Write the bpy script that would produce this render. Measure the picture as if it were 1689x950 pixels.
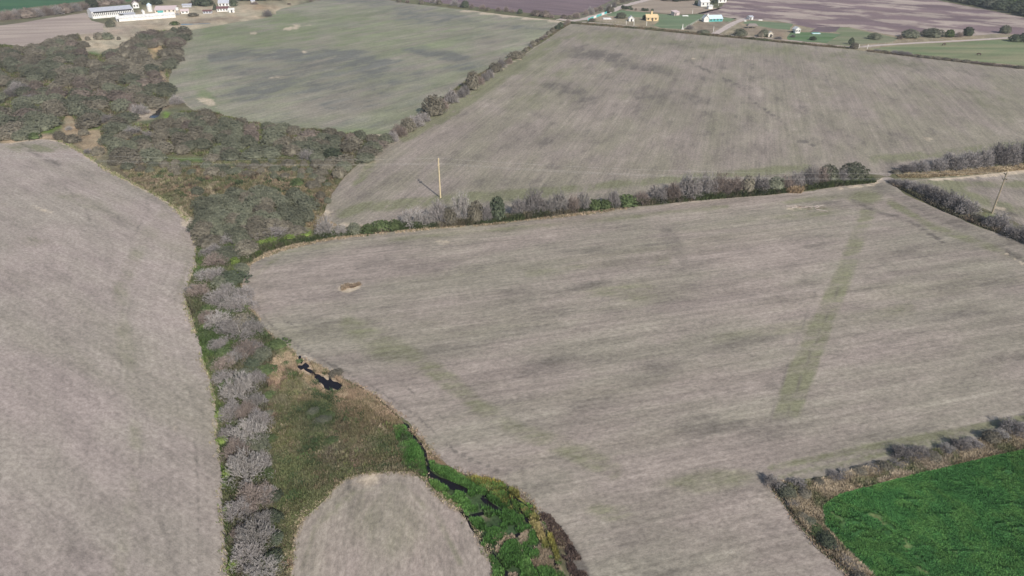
import bpy, math, random
import numpy as np
from math import radians, cos, sin, pi, hypot, atan2
from mathutils import Vector
from mathutils.geometry import delaunay_2d_cdt

random.seed(7); rng = np.random.default_rng(7)
for _o in list(bpy.data.objects): bpy.data.objects.remove(_o)
SC = bpy.context.scene; COL = SC.collection

# ------------------------------------------------------------------ camera
FPX, TH, H = 1126.0, radians(29.4), 75.0
cam = bpy.data.cameras.new('camera'); cam.sensor_width = 36; cam.lens = 36*FPX/1689.0
cam.clip_start = 0.5; cam.clip_end = 20000
camo = bpy.data.objects.new('camera', cam); COL.objects.link(camo)
camo.location = (0, 0, H); camo.rotation_euler = (pi/2 - TH, 0, 0); SC.camera = camo

# ------------------------------------------------------------------ sky, sun, exposure
HAZE = 0.00012
SUN_EL = radians(34.6); SUN_ROT = radians(150.2)
W = bpy.data.worlds.new("World"); SC.world = W; W.use_nodes = True
wn = W.node_tree; wn.nodes.clear()
sky = wn.nodes.new('ShaderNodeTexSky'); sky.sky_type = 'NISHITA'; sky.sun_disc = False
sky.sun_elevation = SUN_EL; sky.sun_rotation = SUN_ROT; sky.altitude = 100; sky.dust_density = 1.5
bg = wn.nodes.new('ShaderNodeBackground'); bg.inputs['Strength'].default_value = 0.11
wo = wn.nodes.new('ShaderNodeOutputWorld')
wn.links.new(sky.outputs[0], bg.inputs[0]); wn.links.new(bg.outputs[0], wo.inputs[0])
sl = bpy.data.lights.new('sun', 'SUN'); sl.energy = 3.9; sl.angle = radians(0.55); sl.color = (1.0, 0.95, 0.88)
so = bpy.data.objects.new('sun', sl); COL.objects.link(so)
sd = Vector((sin(SUN_ROT)*cos(SUN_EL), cos(SUN_ROT)*cos(SUN_EL), sin(SUN_EL)))
so.rotation_euler = (-sd).to_track_quat('-Z', 'Y').to_euler(); so.location = (60, -120, 200)
SC.view_settings.view_transform = 'Standard'; SC.view_settings.look = 'None'
SC.view_settings.exposure = 0.17; SC.view_settings.gamma = 1.0
SC.cycles.max_bounces = 4; SC.cycles.diffuse_bounces = 2; SC.cycles.glossy_bounces = 2
SC.cycles.transmission_bounces = 1; SC.cycles.volume_bounces = 0; SC.cycles.transparent_max_bounces = 4

# ------------------------------------------------------------------ geometry helpers
def G(px, py, z=0.0):
    """photo pixel -> point on the plane at height z"""
    u = (px-844.5)/FPX; v = (475-py)/FPX
    dy = cos(TH)+v*sin(TH); dz = -sin(TH)+v*cos(TH)
    t = (z-H)/dz
    return (u*t, dy*t)
def slant(px, py):
    x, y = G(px, py); return math.sqrt(x*x+y*y+H*H)
def MPP(px, py):                       # metres per photo pixel there
    x, y = G(px, py); return (y*cos(TH)+H*sin(TH))/FPX
def PXa(x, y):
    fw = y*cos(TH)+H*sin(TH); up = y*sin(TH)-H*cos(TH)
    fw = np.where(fw < 1, 1, fw)
    return 844.5+FPX*x/fw, 475-FPX*up/fw

def hashn(ix, iy, s):
    h = (ix.astype(np.int64)*374761393 + iy.astype(np.int64)*668265263 + s*1442695041) & 0xffffffff
    h = ((h ^ (h >> 13))*1274126177) & 0xffffffff
    return ((h ^ (h >> 16)) & 0xffffff)/float(0xffffff)
def vnoise(x, y, s=0):
    ix = np.floor(x); iy = np.floor(y); fx = x-ix; fy = y-iy
    fx = fx*fx*(3-2*fx); fy = fy*fy*(3-2*fy)
    a = hashn(ix, iy, s); b = hashn(ix+1, iy, s); c = hashn(ix, iy+1, s); d = hashn(ix+1, iy+1, s)
    return (a*(1-fx)+b*fx)*(1-fy)+(c*(1-fx)+d*fx)*fy
def fbm(x, y, sc, s=0, o=4):
    r = 0; a = 0.5; t = 0
    for k in range(o):
        r = r+a*vnoise(x*sc, y*sc, s+k*17); t += a; a *= 0.5; sc *= 2.03
    return r/t*2-1
def inpoly(x, y, P):
    P = np.asarray(P); c = np.zeros(np.shape(x), bool); n = len(P); j = n-1
    for i in range(n):
        xi, yi = P[i]; xj, yj = P[j]
        if yi != yj:
            m = ((yi > y) != (yj > y)) & (x < (xj-xi)*(y-yi)/(yj-yi)+xi)
            c ^= m
        j = i
    return c
def dpoly(x, y, P, closed=False):
    d = np.full(np.shape(x), 1e9); n = len(P)
    for i in range(n if closed else n-1):
        ax, ay = P[i]; bx, by = P[(i+1) % n]; vx = bx-ax; vy = by-ay; L = vx*vx+vy*vy+1e-9
        t = np.clip(((x-ax)*vx+(y-ay)*vy)/L, 0, 1)
        d = np.minimum(d, np.hypot(x-ax-t*vx, y-ay-t*vy))
    return d

# ------------------------------------------------------------------ object helpers
def link(name, data, parent=None, loc=None, rz=0, sc=None):
    o = bpy.data.objects.new(name, data); COL.objects.link(o)
    if parent is not None: o.parent = parent
    if loc is not None: o.location = loc
    if rz: o.rotation_euler = (0, 0, rz)
    if sc is not None: o.scale = sc
    return o
def tag(o, label=None, cat=None, group=None, kind=None):
    if label: o['label'] = label
    if cat: o['category'] = cat
    if group: o['group'] = group
    if kind: o['kind'] = kind
    return o
def mesh(name, V, F, mats=(), fm=None, cols=None, smooth=False):
    """V (n,3) array, F (m,3) or (m,4) array; fm material index per face; cols per-vertex"""
    V = np.asarray(V, np.float32); F = np.asarray(F, np.int32)
    me = bpy.data.meshes.new(name); k = F.shape[1]
    me.vertices.add(len(V)); me.vertices.foreach_set('co', V.ravel())
    me.loops.add(F.size); me.loops.foreach_set('vertex_index', F.ravel())
    me.polygons.add(len(F)); me.polygons.foreach_set('loop_start', np.arange(0, F.size, k, dtype=np.int32))
    for m in mats: me.materials.append(m)
    if fm is not None: me.polygons.foreach_set('material_index', np.asarray(fm, np.int32))
    me.polygons.foreach_set('use_smooth', np.full(len(F), smooth))
    if cols is not None:
        for nm, c in cols.items():
            a = me.attributes.new(nm, 'FLOAT_COLOR', 'POINT')
            c4 = np.ones((len(V), 4), np.float32); c4[:, :c.shape[1]] = c
            a.data.foreach_set('color', c4.ravel())
    me.update(calc_edges=True)
    return me
class MB:
    """collects boxes, bars, tubes into one mesh"""
    def __init__(s): s.v = []; s.f = []
    def add(s, V, F):
        n = len(s.v); s.v += [tuple(p) for p in V]; s.f += [tuple(i+n for i in f) for f in F]; return s
    def box(s, x0, y0, z0, x1, y1, z1):
        return s.add([(x0,y0,z0),(x1,y0,z0),(x1,y1,z0),(x0,y1,z0),(x0,y0,z1),(x1,y0,z1),(x1,y1,z1),(x0,y1,z1)],
                     [(0,3,2,1),(4,5,6,7),(0,1,5,4),(1,2,6,5),(2,3,7,6),(3,0,4,7)])
    def tube(s, p, q, r0, r1, n=8, cap=True):
        p = Vector(p); q = Vector(q); d = (q-p).normalized(); a = d.orthogonal().normalized(); b = d.cross(a)
        V = []
        for c, r in ((p, r0), (q, r1)):
            for i in range(n):
                t = 2*pi*i/n; V.append(c+a*(r*cos(t))+b*(r*sin(t)))
        F = [(i, (i+1) % n, n+(i+1) % n, n+i) for i in range(n)]
        if cap: F += [tuple(range(n-1, -1, -1)), tuple(range(n, 2*n))]
        return s.add(V, F)
    def mesh(s, name, mat):
        me = bpy.data.meshes.new(name); me.from_pydata(s.v, [], s.f); me.materials.append(mat); me.update(); return me
    def build(s, name, mat, parent=None, **k): return link(name, s.mesh(name, mat), parent, **k)

# ------------------------------------------------------------------ materials
def newmat(name, rough=0.9, spec=0.2):
    m = bpy.data.materials.new(name); m.use_nodes = True; nt = m.node_tree
    b = nt.nodes['Principled BSDF']; b.inputs['Roughness'].default_value = rough
    b.inputs['Specular IOR Level'].default_value = spec
    return m, nt, b
def N(nt, t, **k):
    n = nt.nodes.new(t)
    for a, v in k.items(): setattr(n, a, v)
    return n
def mixc(nt, fac, a, b, mode='MIX'):
    m = N(nt, 'ShaderNodeMix', data_type='RGBA', blend_type=mode); m.clamp_factor = True
    for s, v in ((m.inputs[0], fac), (m.inputs[6], a), (m.inputs[7], b)):
        if isinstance(v, bpy.types.NodeSocket): nt.links.new(v, s)
        elif isinstance(v, tuple): s.default_value = v if len(v) == 4 else (*v, 1)
        else: s.default_value = v
    return m.outputs[2]
def mth(nt, op, a, b=None, c=None):
    m = N(nt, 'ShaderNodeMath', operation=op)
    for s, v in zip(m.inputs, (a, b, c)):
        if v is None: continue
        if isinstance(v, bpy.types.NodeSocket): nt.links.new(v, s)
        else: s.default_value = v
    return m.outputs[0]
def ramp01(nt, v, lo, hi, a=0.0, b=1.0):
    m = N(nt, 'ShaderNodeMapRange'); m.interpolation_type = 'SMOOTHSTEP'
    nt.links.new(v, m.inputs[0])
    for i, x in enumerate((lo, hi, a, b)): m.inputs[1+i].default_value = x
    return m.outputs[0]
def noise(nt, scale, detail=4, rough=0.55, rot=0.0, st=(1, 1, 1), off=0.0):
    tc = N(nt, 'ShaderNodeTexCoord'); mp = N(nt, 'ShaderNodeMapping', vector_type='TEXTURE')
    mp.inputs['Rotation'].default_value = (0, 0, rot); mp.inputs['Scale'].default_value = st
    mp.inputs['Location'].default_value = (off, off*0.7, 0)
    n = N(nt, 'ShaderNodeTexNoise'); n.inputs['Scale'].default_value = scale
    n.inputs['Detail'].default_value = detail; n.inputs['Roughness'].default_value = rough
    nt.links.new(tc.outputs['Object'], mp.inputs[0]); nt.links.new(mp.outputs[0], n.inputs['Vector'])
    return n.outputs[0]
def attr(nt, name):
    a = N(nt, 'ShaderNodeAttribute', attribute_name=name); return a
def mul(nt, col, lo_hi_fac):
    """multiply a colour by a float socket"""
    c = N(nt, 'ShaderNodeCombineColor')
    for i in range(3): nt.links.new(lo_hi_fac, c.inputs[i])
    return mixc(nt, 1.0, col, c.outputs[0], 'MULTIPLY')

def plain(name, c, rough=0.8, var=0.12, scale=3.0, spec=0.3, metal=0.0):
    m, nt, b = newmat(name, rough, spec); b.inputs['Metallic'].default_value = metal
    n = noise(nt, scale, 5, 0.6)
    f = ramp01(nt, n, 0.3, 0.7, 1-var, 1+var)
    nt.links.new(mul(nt, c, f), b.inputs['Base Color']); return m

def field_mat(name, soil, soil2, green, dark_tone, sand, rot, streak=1.0, fine=0.34, row=0.02, rowp=3.0, gmix=0.3, st=(26, 2.2), tl=0.09, pk=1.0):
    m, nt, b = newmat(name, 0.95, 0.1)
    at = attr(nt, 'mask'); sp = N(nt, 'ShaderNodeSeparateColor'); nt.links.new(at.outputs['Color'], sp.inputs[0])
    big = noise(nt, 0.022, 5, 0.6)
    strk = noise(nt, 0.55, 6, 0.72, rot, (st[0]*.5, st[1], 1))
    strk2 = noise(nt, 0.3, 4, 0.6, rot, (st[0]*1.5, st[1]*2.2, 1), 31)
    hue = noise(nt, 0.06, 4, 0.6, rot, (3, 1, 1), 13)
    med = noise(nt, 0.35, 5, 0.7)
    fin = noise(nt, 1.5, 5, 0.85, rot, (1.6, 1, 1))
    pat = noise(nt, 0.16, 7, 0.72, rot, (3.2, 1.2, 1), 57); pat2 = noise(nt, 0.075, 6, 0.7, rot, (2.2, 1.3, 1), 91)
    c = mixc(nt, ramp01(nt, hue, 0.36, 0.64), soil, soil2)
    c = mixc(nt, mth(nt, 'MULTIPLY', ramp01(nt, strk2, 0.5, 0.72), gmix), c, green)
    c = mixc(nt, mth(nt, 'MULTIPLY', ramp01(nt, pat, 0.50, 0.70), 0.62*pk), c, dark_tone)
    c = mixc(nt, mth(nt, 'MULTIPLY', ramp01(nt, pat2, 0.54, 0.70), 0.55*pk), c, tuple(v*1.28 for v in soil))
    c = mixc(nt, mth(nt, 'MULTIPLY', ramp01(nt, pat2, 0.46, 0.30), 0.35*pk), c, dark_tone)
    g = mth(nt, 'MULTIPLY', sp.outputs[0], mth(nt, 'ADD', 0.95, mth(nt, 'ADD', mth(nt, 'MULTIPLY', mth(nt, 'SUBTRACT', pat, 0.5), 5.0), mth(nt, 'MULTIPLY', mth(nt, 'SUBTRACT', strk, 0.5), 3.0))))
    g = mth(nt, 'MULTIPLY', ramp01(nt, g, 0.0, 0.75), 0.85)
    c = mixc(nt, g, c, green)
    d = mth(nt, 'MULTIPLY', sp.outputs[1], mth(nt, 'ADD', 0.95, mth(nt, 'ADD', mth(nt, 'MULTIPLY', mth(nt, 'SUBTRACT', pat, 0.5), 5.0), mth(nt, 'MULTIPLY', mth(nt, 'SUBTRACT', strk, 0.5), 3.0))))
    c = mixc(nt, mth(nt, 'MULTIPLY', ramp01(nt, d, 0.0, 0.85), 0.95), c, dark_tone)
    s = mth(nt, 'ADD', sp.outputs[2], mth(nt, 'MULTIPLY', mth(nt, 'SUBTRACT', med, 0.5), 1.5))
    c = mixc(nt, mth(nt, 'MULTIPLY', ramp01(nt, s, 0.22, 0.75), 0.9), c, sand)
    k = ramp01(nt, strk, 0.3, 0.7, 1-0.13*streak, 1+0.11*streak)
    c = mul(nt, c, k)
    c = mul(nt, c, ramp01(nt, big, 0.3, 0.7, 0.92, 1.07))
    c = mul(nt, c, ramp01(nt, fin, 0.25, 0.75, 1-fine, 1+fine))
    c = mul(nt, c, ramp01(nt, med, 0.3, 0.7, 0.94, 1.06))
    til = noise(nt, 0.55, 3, 0.6, rot, (110, .55, 1), 23); c = mul(nt, c, ramp01(nt, til, 0.3, 0.7, 1-tl, 1+tl))
    # rows that follow the field edge
    rd = attr(nt, 'rowd'); s2 = N(nt, 'ShaderNodeSeparateColor'); nt.links.new(rd.outputs['Color'], s2.inputs[0])
    w = mth(nt, 'SINE', mth(nt, 'ADD', mth(nt, 'MULTIPLY', s2.outputs[0], 2*pi/rowp), mth(nt, 'MULTIPLY', med, 2.0)))
    w2 = mth(nt, 'SINE', mth(nt, 'MULTIPLY', s2.outputs[0], 2*pi/(rowp*0.31)))
    w = mth(nt, 'ADD', mth(nt, 'MULTIPLY', w, row), mth(nt, 'MULTIPLY', w2, row*0.8))
    w = mth(nt, 'MULTIPLY', w, s2.outputs[1])
    c = mul(nt, c, mth(nt, 'ADD', 1.0, w))
    nt.links.new(c, b.inputs['Base Color'])
    bp = N(nt, 'ShaderNodeBump'); bp.inputs['Strength'].default_value = 0.6; bp.inputs['Distance'].default_value = 0.12
    nt.links.new(fin, bp.inputs['Height']); nt.links.new(bp.outputs[0], b.inputs['Normal'])
    return m

def col_mat(name, attrname='Col', fine=0.3, rough=0.95, scale=1.2):
    m, nt, b = newmat(name, rough, 0.1)
    a = attr(nt, attrname)
    n1 = noise(nt, scale, 5, 0.7); n2 = noise(nt, scale*0.12, 4, 0.6)
    c = mul(nt, a.outputs['Color'], ramp01(nt, n1, 0.25, 0.75, 1-fine, 1+fine))
    c = mul(nt, c, ramp01(nt, n2, 0.3, 0.7, 0.85, 1.15))
    nt.links.new(c, b.inputs['Base Color']); return m

def leaf_mat(name, c, c2=None, var=0.25):
    m, nt, b = newmat(name, 0.85, 0.15)
    oi = N(nt, 'ShaderNodeObjectInfo')
    n = noise(nt, 2.2, 3, 0.6)
    c2 = c2 or tuple(v*1.35 for v in c)
    cc = mixc(nt, ramp01(nt, n, 0.35, 0.65), c, c2)
    cc = mul(nt, cc, ramp01(nt, oi.outputs['Random'], 0, 1, 1-var, 1+var))
    nt.links.new(cc, b.inputs['Base Color'])
    return m

M = {}
M['thorn'] = leaf_mat('foliage_olive_grey', (.128, .115, .088), (.205, .185, .142))
M['thorn_green'] = leaf_mat('foliage_dull_green', (.102, .110, .078), (.168, .172, .122))
M['thorn_brown'] = leaf_mat('foliage_brown', (.140, .114, .096), (.215, .178, .148))
M['dark'] = leaf_mat('foliage_dark_green', (.055, .068, .045), (.092, .108, .070))
M['green'] = leaf_mat('foliage_green', (.062, .086, .036), (.112, .145, .062))
M['lime'] = leaf_mat('foliage_lime', (.105, .15, .035), (.19, .25, .07))
M['wood'] = plain('bark', (.16, .125, .10))
M['twig_grey'] = leaf_mat('twig_grey', (.215, .200, .187), (.345, .320, .300), 0.2)
M['twig_lilac'] = leaf_mat('twig_lilac', (.195, .178, .168), (.325, .298, .285), 0.25)
M['twig_brown'] = leaf_mat('twig_brown', (.195, .155, .132), (.30, .250, .22), 0.2)
M['limb'] = plain('limb_pale', (.36, .33, .31))
M['white'] = plain('white_paint', (.70, .69, .66), var=0.16, scale=.8)
M['cream'] = plain('cream_render', (.66, .60, .50), var=0.08)
M['yellow'] = plain('yellow_render', (.66, .50, .29), var=0.08)
M['pinkroof'] = plain('faded_pink_sheet', (.55, .45, .44), var=0.1)
M['zinc'] = plain('zinc_sheet', (.44, .45, .49), 0.5, 0.12, 1.0)
M['bluezinc'] = plain('pale_blue_sheet', (.55, .66, .72), 0.5, 0.08, 1.0)
M['teal'] = plain('teal_paint', (.10, .42, .40), var=0.1)
M['redroof'] = plain('dark_red_sheet', (.15, .075, .075), var=0.15)
M['darkopen'] = plain('dark_opening', (.03, .03, .035), var=0.1)
M['thatch'] = plain('weathered_thatch', (.23, .20, .18), var=0.2, scale=5)
M['post'] = plain('fence_post_wood', (.42, .38, .33), var=0.2)
M['whitepost'] = plain('white_post', (.74, .72, .66), var=0.08)
M['pole'] = plain('pole_wood', (.56, .46, .29), var=0.12, scale=1.5)
M['pole_dark'] = plain('pole_wood_dark', (.30, .25, .18), var=0.15, scale=1.5)
M['insul'] = plain('insulator_glazed', (.35, .28, .22), 0.3)
M['wire'] = plain('wire_aluminium', (.72, .70, .66), 0.4, 0.05)
M['cow'] = plain('hide_dark_brown', (.07, .045, .035), 0.7)
M['scrap'] = plain('bleached_timber', (.50, .42, .38), var=0.25)
wm, wnt, wb = newmat('dark_water', 0.12, 0.25)
_n = noise(wnt, 1.4, 3)
wnt.links.new(mixc(wnt, _n, (.007, .006, .008, 1), (.016, .013, .015, 1)), wb.inputs['Base Color']); M['water'] = wm
_b = N(wnt, 'ShaderNodeBump'); _b.inputs['Strength'].default_value = 0.08; wnt.links.new(_n, _b.inputs['Height']); wnt.links.new(_b.outputs[0], wb.inputs['Normal'])

# ------------------------------------------------------------------ ground sheets
def polar_points():
    """points whose spacing grows with distance from the survey spot"""
    az = np.radians(np.arange(-62, 62.01, 0.27)); r = [38.0]
    while r[-1] < 1500:
        d = r[-1]; dep = math.atan2(H, d); step = max(0.9, 5.0/FPX*math.hypot(d, H)/sin(dep)*0.75); step = min(step, d*0.09)
        r.append(d+step)
    r = np.array(r)
    A, R = np.meshgrid(az, r); return A, R
PA, PR = polar_points()
GX = (PR*np.sin(PA)).ravel(); GY = (PR*np.cos(PA)).ravel()
JX = GX+rng.normal(0, 0.12, GX.shape)*0; JY = GY

def rough_outline(P, amp=0.28, seed=0):
    out = []
    n = len(P)
    for i in range(n):
        a = np.array(P[i]); b = np.array(P[(i+1) % n]); L = np.hypot(*(b-a))
        mid = (a+b)/2; d = math.hypot(*mid)
        far = max(abs(mid[0])/(abs(mid[1])+1e-6), 0) > 1.3 or d > 1200
        step = 60 if far else max(1.0, d*0.007)
        k = max(1, int(L/step))
        for j in range(k):
            p = a+(b-a)*j/k; out.append(p)
    out = np.array(out); nx = np.roll(out, -1, 0)-np.roll(out, 1, 0)
    nl = np.hypot(nx[:, 0], nx[:, 1])+1e-9; nrm = np.stack([-nx[:, 1]/nl, nx[:, 0]/nl], 1)
    dd = np.hypot(out[:, 0], out[:, 1])
    off = (fbm(out[:, 0], out[:, 1], 0.6, seed, 3)*amp+fbm(out[:, 0], out[:, 1], 0.07, seed+5, 3)*amp*1.6)*(1+dd/300)
    return out+nrm*off[:, None]
def smooth_px(P, it=1):
    for _ in range(it):
        Q = []
        n = len(P)
        for i in range(n):
            a = P[i]; b = P[(i+1) % n]
            Q += [(a[0]*.75+b[0]*.25, a[1]*.75+b[1]*.25), (a[0]*.25+b[0]*.75, a[1]*.25+b[1]*.75)]
        P = Q
    return P

def blobmask(U, V, X, Y, items):
    m = np.zeros(len(U)); wu = U+fbm(X, Y, 0.05, 3, 3)*0; 
    for it in items:
        if it[0] == 'e':
            _, x, y, rx, ry, rot, s = it
            c, q = cos(radians(rot)), sin(radians(rot)); dx = U-x; dy = V-y
            e = np.sqrt(((dx*c+dy*q)/rx)**2+((-dx*q+dy*c)/ry)**2)
            e = e+fbm(X, Y, 0.07, int(x), 4)*0.75
            m = np.maximum(m, s*np.clip(1.5-e*1.0, 0, 1)**1.3)
        elif it[0] == 's':
            _, pts, hw, s = it
            d = dpoly(U, V, pts)/hw+fbm(X, Y, 0.09, int(pts[0][0]), 3)*0.35
            m = np.maximum(m, s*np.clip(1.6-d*1.1, 0, 1))
        elif it[0] == 'p':
            _, pts, s = it
            d = dpoly(U, V, pts, True); ins = inpoly(U, V, pts)
            m = np.maximum(m, s*np.clip(0.5+np.where(ins, d, -d)/6+fbm(X, Y, 0.12, 9, 3)*0.25, 0, 1))
    return m
def sheet(name, poly, mat, z=0.012, green=(), dark_tone=(), sand=(), rowline=None, rowfar=30, amp=0.28, sm=2, seed=0, label=None, colfn=None, world=False):
    P = [p if world else G(*p) for p in (smooth_px(poly, sm) if sm else poly)]
    O = rough_outline(P, amp, seed)
    ins = inpoly(JX, JY, O) & (JX > O[:, 0].min()) & (JX < O[:, 0].max())
    ix = JX[ins]; iy = JY[ins]
    d = dpoly(ix, iy, O, True)
    keep = d > 0.004*np.hypot(ix, iy)*0.5+0.25
    ix, iy = ix[keep], iy[keep]
    n = len(O)
    vs = [Vector((float(a), float(b))) for a, b in O]+[Vector((float(a), float(b))) for a, b in zip(ix, iy)]
    r = delaunay_2d_cdt(vs, [(i, (i+1) % n) for i in range(n)], [], 1, 1e-4)
    V = np.array([(v.x, v.y) for v in r[0]]); F = np.array([f for f in r[2] if len(f) == 3])
    X, Y = V[:, 0], V[:, 1]
    # face up
    a = V[F[:, 0]]; b = V[F[:, 1]]; c = V[F[:, 2]]
    cr = (b[:, 0]-a[:, 0])*(c[:, 1]-a[:, 1])-(b[:, 1]-a[:, 1])*(c[:, 0]-a[:, 0])
    F[cr < 0] = F[cr < 0][:, ::-1]
    U, Vv = PXa(X, Y)
    cols = {}
    if colfn is not None: cols['Col'] = colfn(U, Vv, X, Y)
    else:
        cols['mask'] = np.stack([blobmask(U, Vv, X, Y, green), blobmask(U, Vv, X, Y, dark_tone), blobmask(U, Vv, X, Y, sand)], 1)
        rl = [G(*p) for p in rowline] if rowline else P
        rd = dpoly(X, Y, rl, not rowline)
        cols['rowd'] = np.stack([rd, np.clip(1.25-rd/rowfar, 0.12, 1), rd*0], 1)
    V3 = np.stack([X, Y, np.full(len(X), z)], 1)
    o = link(name, mesh(name, V3, F, [mat], cols=cols))
    tag(o, label, kind='structure'); return o

# ---- field outlines in photo pixels
FL = [(-420, 240), (0, 240), (54, 227), (102, 232), (123, 244), (147, 258), (170, 277), (197, 291), (220, 302), (251, 317), (275, 331), (294, 348), (308, 361), (320, 378), (326, 400), (327, 425), (322, 450), (312, 476), (307, 492), (310, 508), (317, 523), (324, 548), (330, 572), (336, 590), (343, 612), (352, 634), (356, 652), (359, 675), (361, 712), (365, 742), (369, 770), (369, 806), (372, 840), (373, 877), (377, 908), (379, 950), (385, 1030), (400, 1150), (-250, 1150), (-700, 700)]
FP = [(476, 1150), (474, 1020), (476, 950), (478, 908), (483, 881), (492, 859), (512, 842), (534, 822), (547, 806), (567, 789), (589, 781), (620, 777), (657, 775), (680, 779), (705, 791), (719, 811), (742, 831), (762, 843), (779, 865), (796, 893), (811, 924), (817, 950), (828, 1020), (850, 1150)]
FC = [(397, 462), (397, 470), (401, 487), (409, 506), (424, 526), (437, 546), (450, 561), (462, 570), (480, 580), (501, 593), (528, 606), (545, 614), (562, 625), (575, 634), (589, 636), (606, 648), (623, 657), (640, 671), (657, 684), (674, 698), (687, 716), (702, 736), (716, 752), (735, 765), (754, 776), (779, 786), (802, 789), (820, 796), (847, 808), (872, 826), (888, 846), (904, 862), (921, 885), (938, 916), (946, 950), (960, 1020), (985, 1150), (1530, 1150), (1462, 1020), (1400, 949), (1380, 931), (1353, 903), (1326, 873), (1304, 846), (1287, 819), (1268, 800), (1300, 797), (1330, 793), (1361, 788), (1408, 779), (1449, 768), (1490, 752), (1545, 740), (1613, 722), (1689, 705), (1800, 682), (2100, 640), (2300, 560), (2000, 500), (1689, 402), (1641, 383), (1616, 374), (1584, 360), (1544, 344), (1514, 330), (1486, 316), (1474, 306), (1478, 299), (1468, 292), (1455, 293), (1443, 302), (1384, 308), (1326, 316), (1267, 322), (1199, 326), (1144, 332), (1087, 338), (1023, 343), (974, 351), (909, 358), (855, 362), (808, 370), (737, 373), (670, 380), (609, 386), (547, 393), (504, 402), (469, 410), (441, 419), (420, 430), (405, 443)]
FM = [(533, 357), (537, 346), (546, 322), (560, 303), (580, 282), (598, 265), (620, 249), (650, 228), (679, 211), (706, 196), (737, 174), (760, 158), (791, 138), (812, 120), (834, 106), (857, 95), (884, 77), (913, 57), (938, 41), (945, 39), (986, 41), (1019, 45), (1053, 47), (1102, 52), (1152, 57), (1200, 60), (1231, 64), (1289, 69), (1339, 75), (1389, 80), (1444, 86), (1496, 93), (1537, 97), (1571, 101), (1614, 107), (1657, 111), (1689, 114), (1950, 140), (1990, 230), (1689, 259), (1602, 268), (1540, 274), (1500, 278), (1474, 284), (1468, 292), (1453, 290), (1443, 287), (1400, 289), (1326, 300), (1200, 311), (1090, 322), (1010, 330), (900, 345), (800, 355), (735, 358), (670, 366), (632, 372), (584, 377), (556, 372)]
FN = [(310, 50), (302, 70), (292, 95), (282, 117), (276, 138), (282, 150), (298, 166), (320, 182), (343, 190), (379, 195), (409, 205), (442, 208), (490, 216), (525, 219), (568, 224), (608, 228), (640, 225), (663, 207), (694, 184), (735, 160), (771, 131), (811, 112), (842, 93), (869, 81), (907, 60), (934, 39), (926, 34), (873, 29), (820, 23), (760, 15), (695, 8), (655, 4), (600, -12), (540, -12), (521, 2), (481, 10), (455, 17), (453, 26), (421, 33), (380, 38), (340, 46)]
FG = [(1356, 835), (1361, 827), (1383, 816), (1422, 804), (1476, 791), (1531, 779), (1586, 764), (1640, 752), (1689, 741), (1850, 710), (2300, 700), (2300, 1250), (1560, 1150), (1480, 1000), (1438, 950), (1416, 928), (1394, 906), (1375, 887), (1361, 868), (1355, 850)]
FR = [(1480, 303), (1500, 297), (1560, 293), (1620, 288), (1689, 280), (1950, 255), (2050, 320), (1950, 430), (1800, 425), (1689, 372), (1620, 343), (1560, 318), (1500, 303)]   # small field right of the gate

SOIL = dict(soil=(.325, .272, .232), soil2=(.300, .268, .212), green=(.200, .198, .118), dark_tone=(.150, .132, .112), sand=(.52, .43, .32))
def ang(a, b):
    p, q = G(*a), G(*b); return atan2(q[1]-p[1], q[0]-p[0])
aC = ang((504, 402), (1443, 302)); aM = ang((650, 228), (940, 40)); aL = ang((372, 840), (377, 908))
mC = field_mat('soil_stubble_centre', rot=aC, streak=1.25, **SOIL)
mM = field_mat('soil_stubble_middle', rot=aM, streak=1.0, gmix=0.35, **{**SOIL, 'soil': (.298, .252, .212), 'soil2': (.280, .250, .190)})
mN = field_mat('soil_sprouting', rot=ang((500, 110), (700, 70)), streak=1.3, gmix=0.5, st=(40, 5), **{**SOIL, 'soil': (.285, .255, .205), 'soil2': (.258, .260, .175), 'green': (.190, .220, .115), 'dark_tone': (.158, .158, .138)})
mL = field_mat('soil_pale', rot=ang((0, 500), (300, 700)), streak=0.7, row=0.028, rowp=4.2, pk=.55, tl=.05, **{**SOIL, 'soil': (.375, .312, .275), 'soil2': (.350, .305, .255)})
mP = field_mat('soil_pale_rows', rot=ang((540, 860), (520, 950)), streak=0.7, row=0.05, rowp=3.4, pk=.55, tl=.05, **{**SOIL, 'soil': (.365, .298, .256), 'soil2': (.335, .290, .235)})

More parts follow.
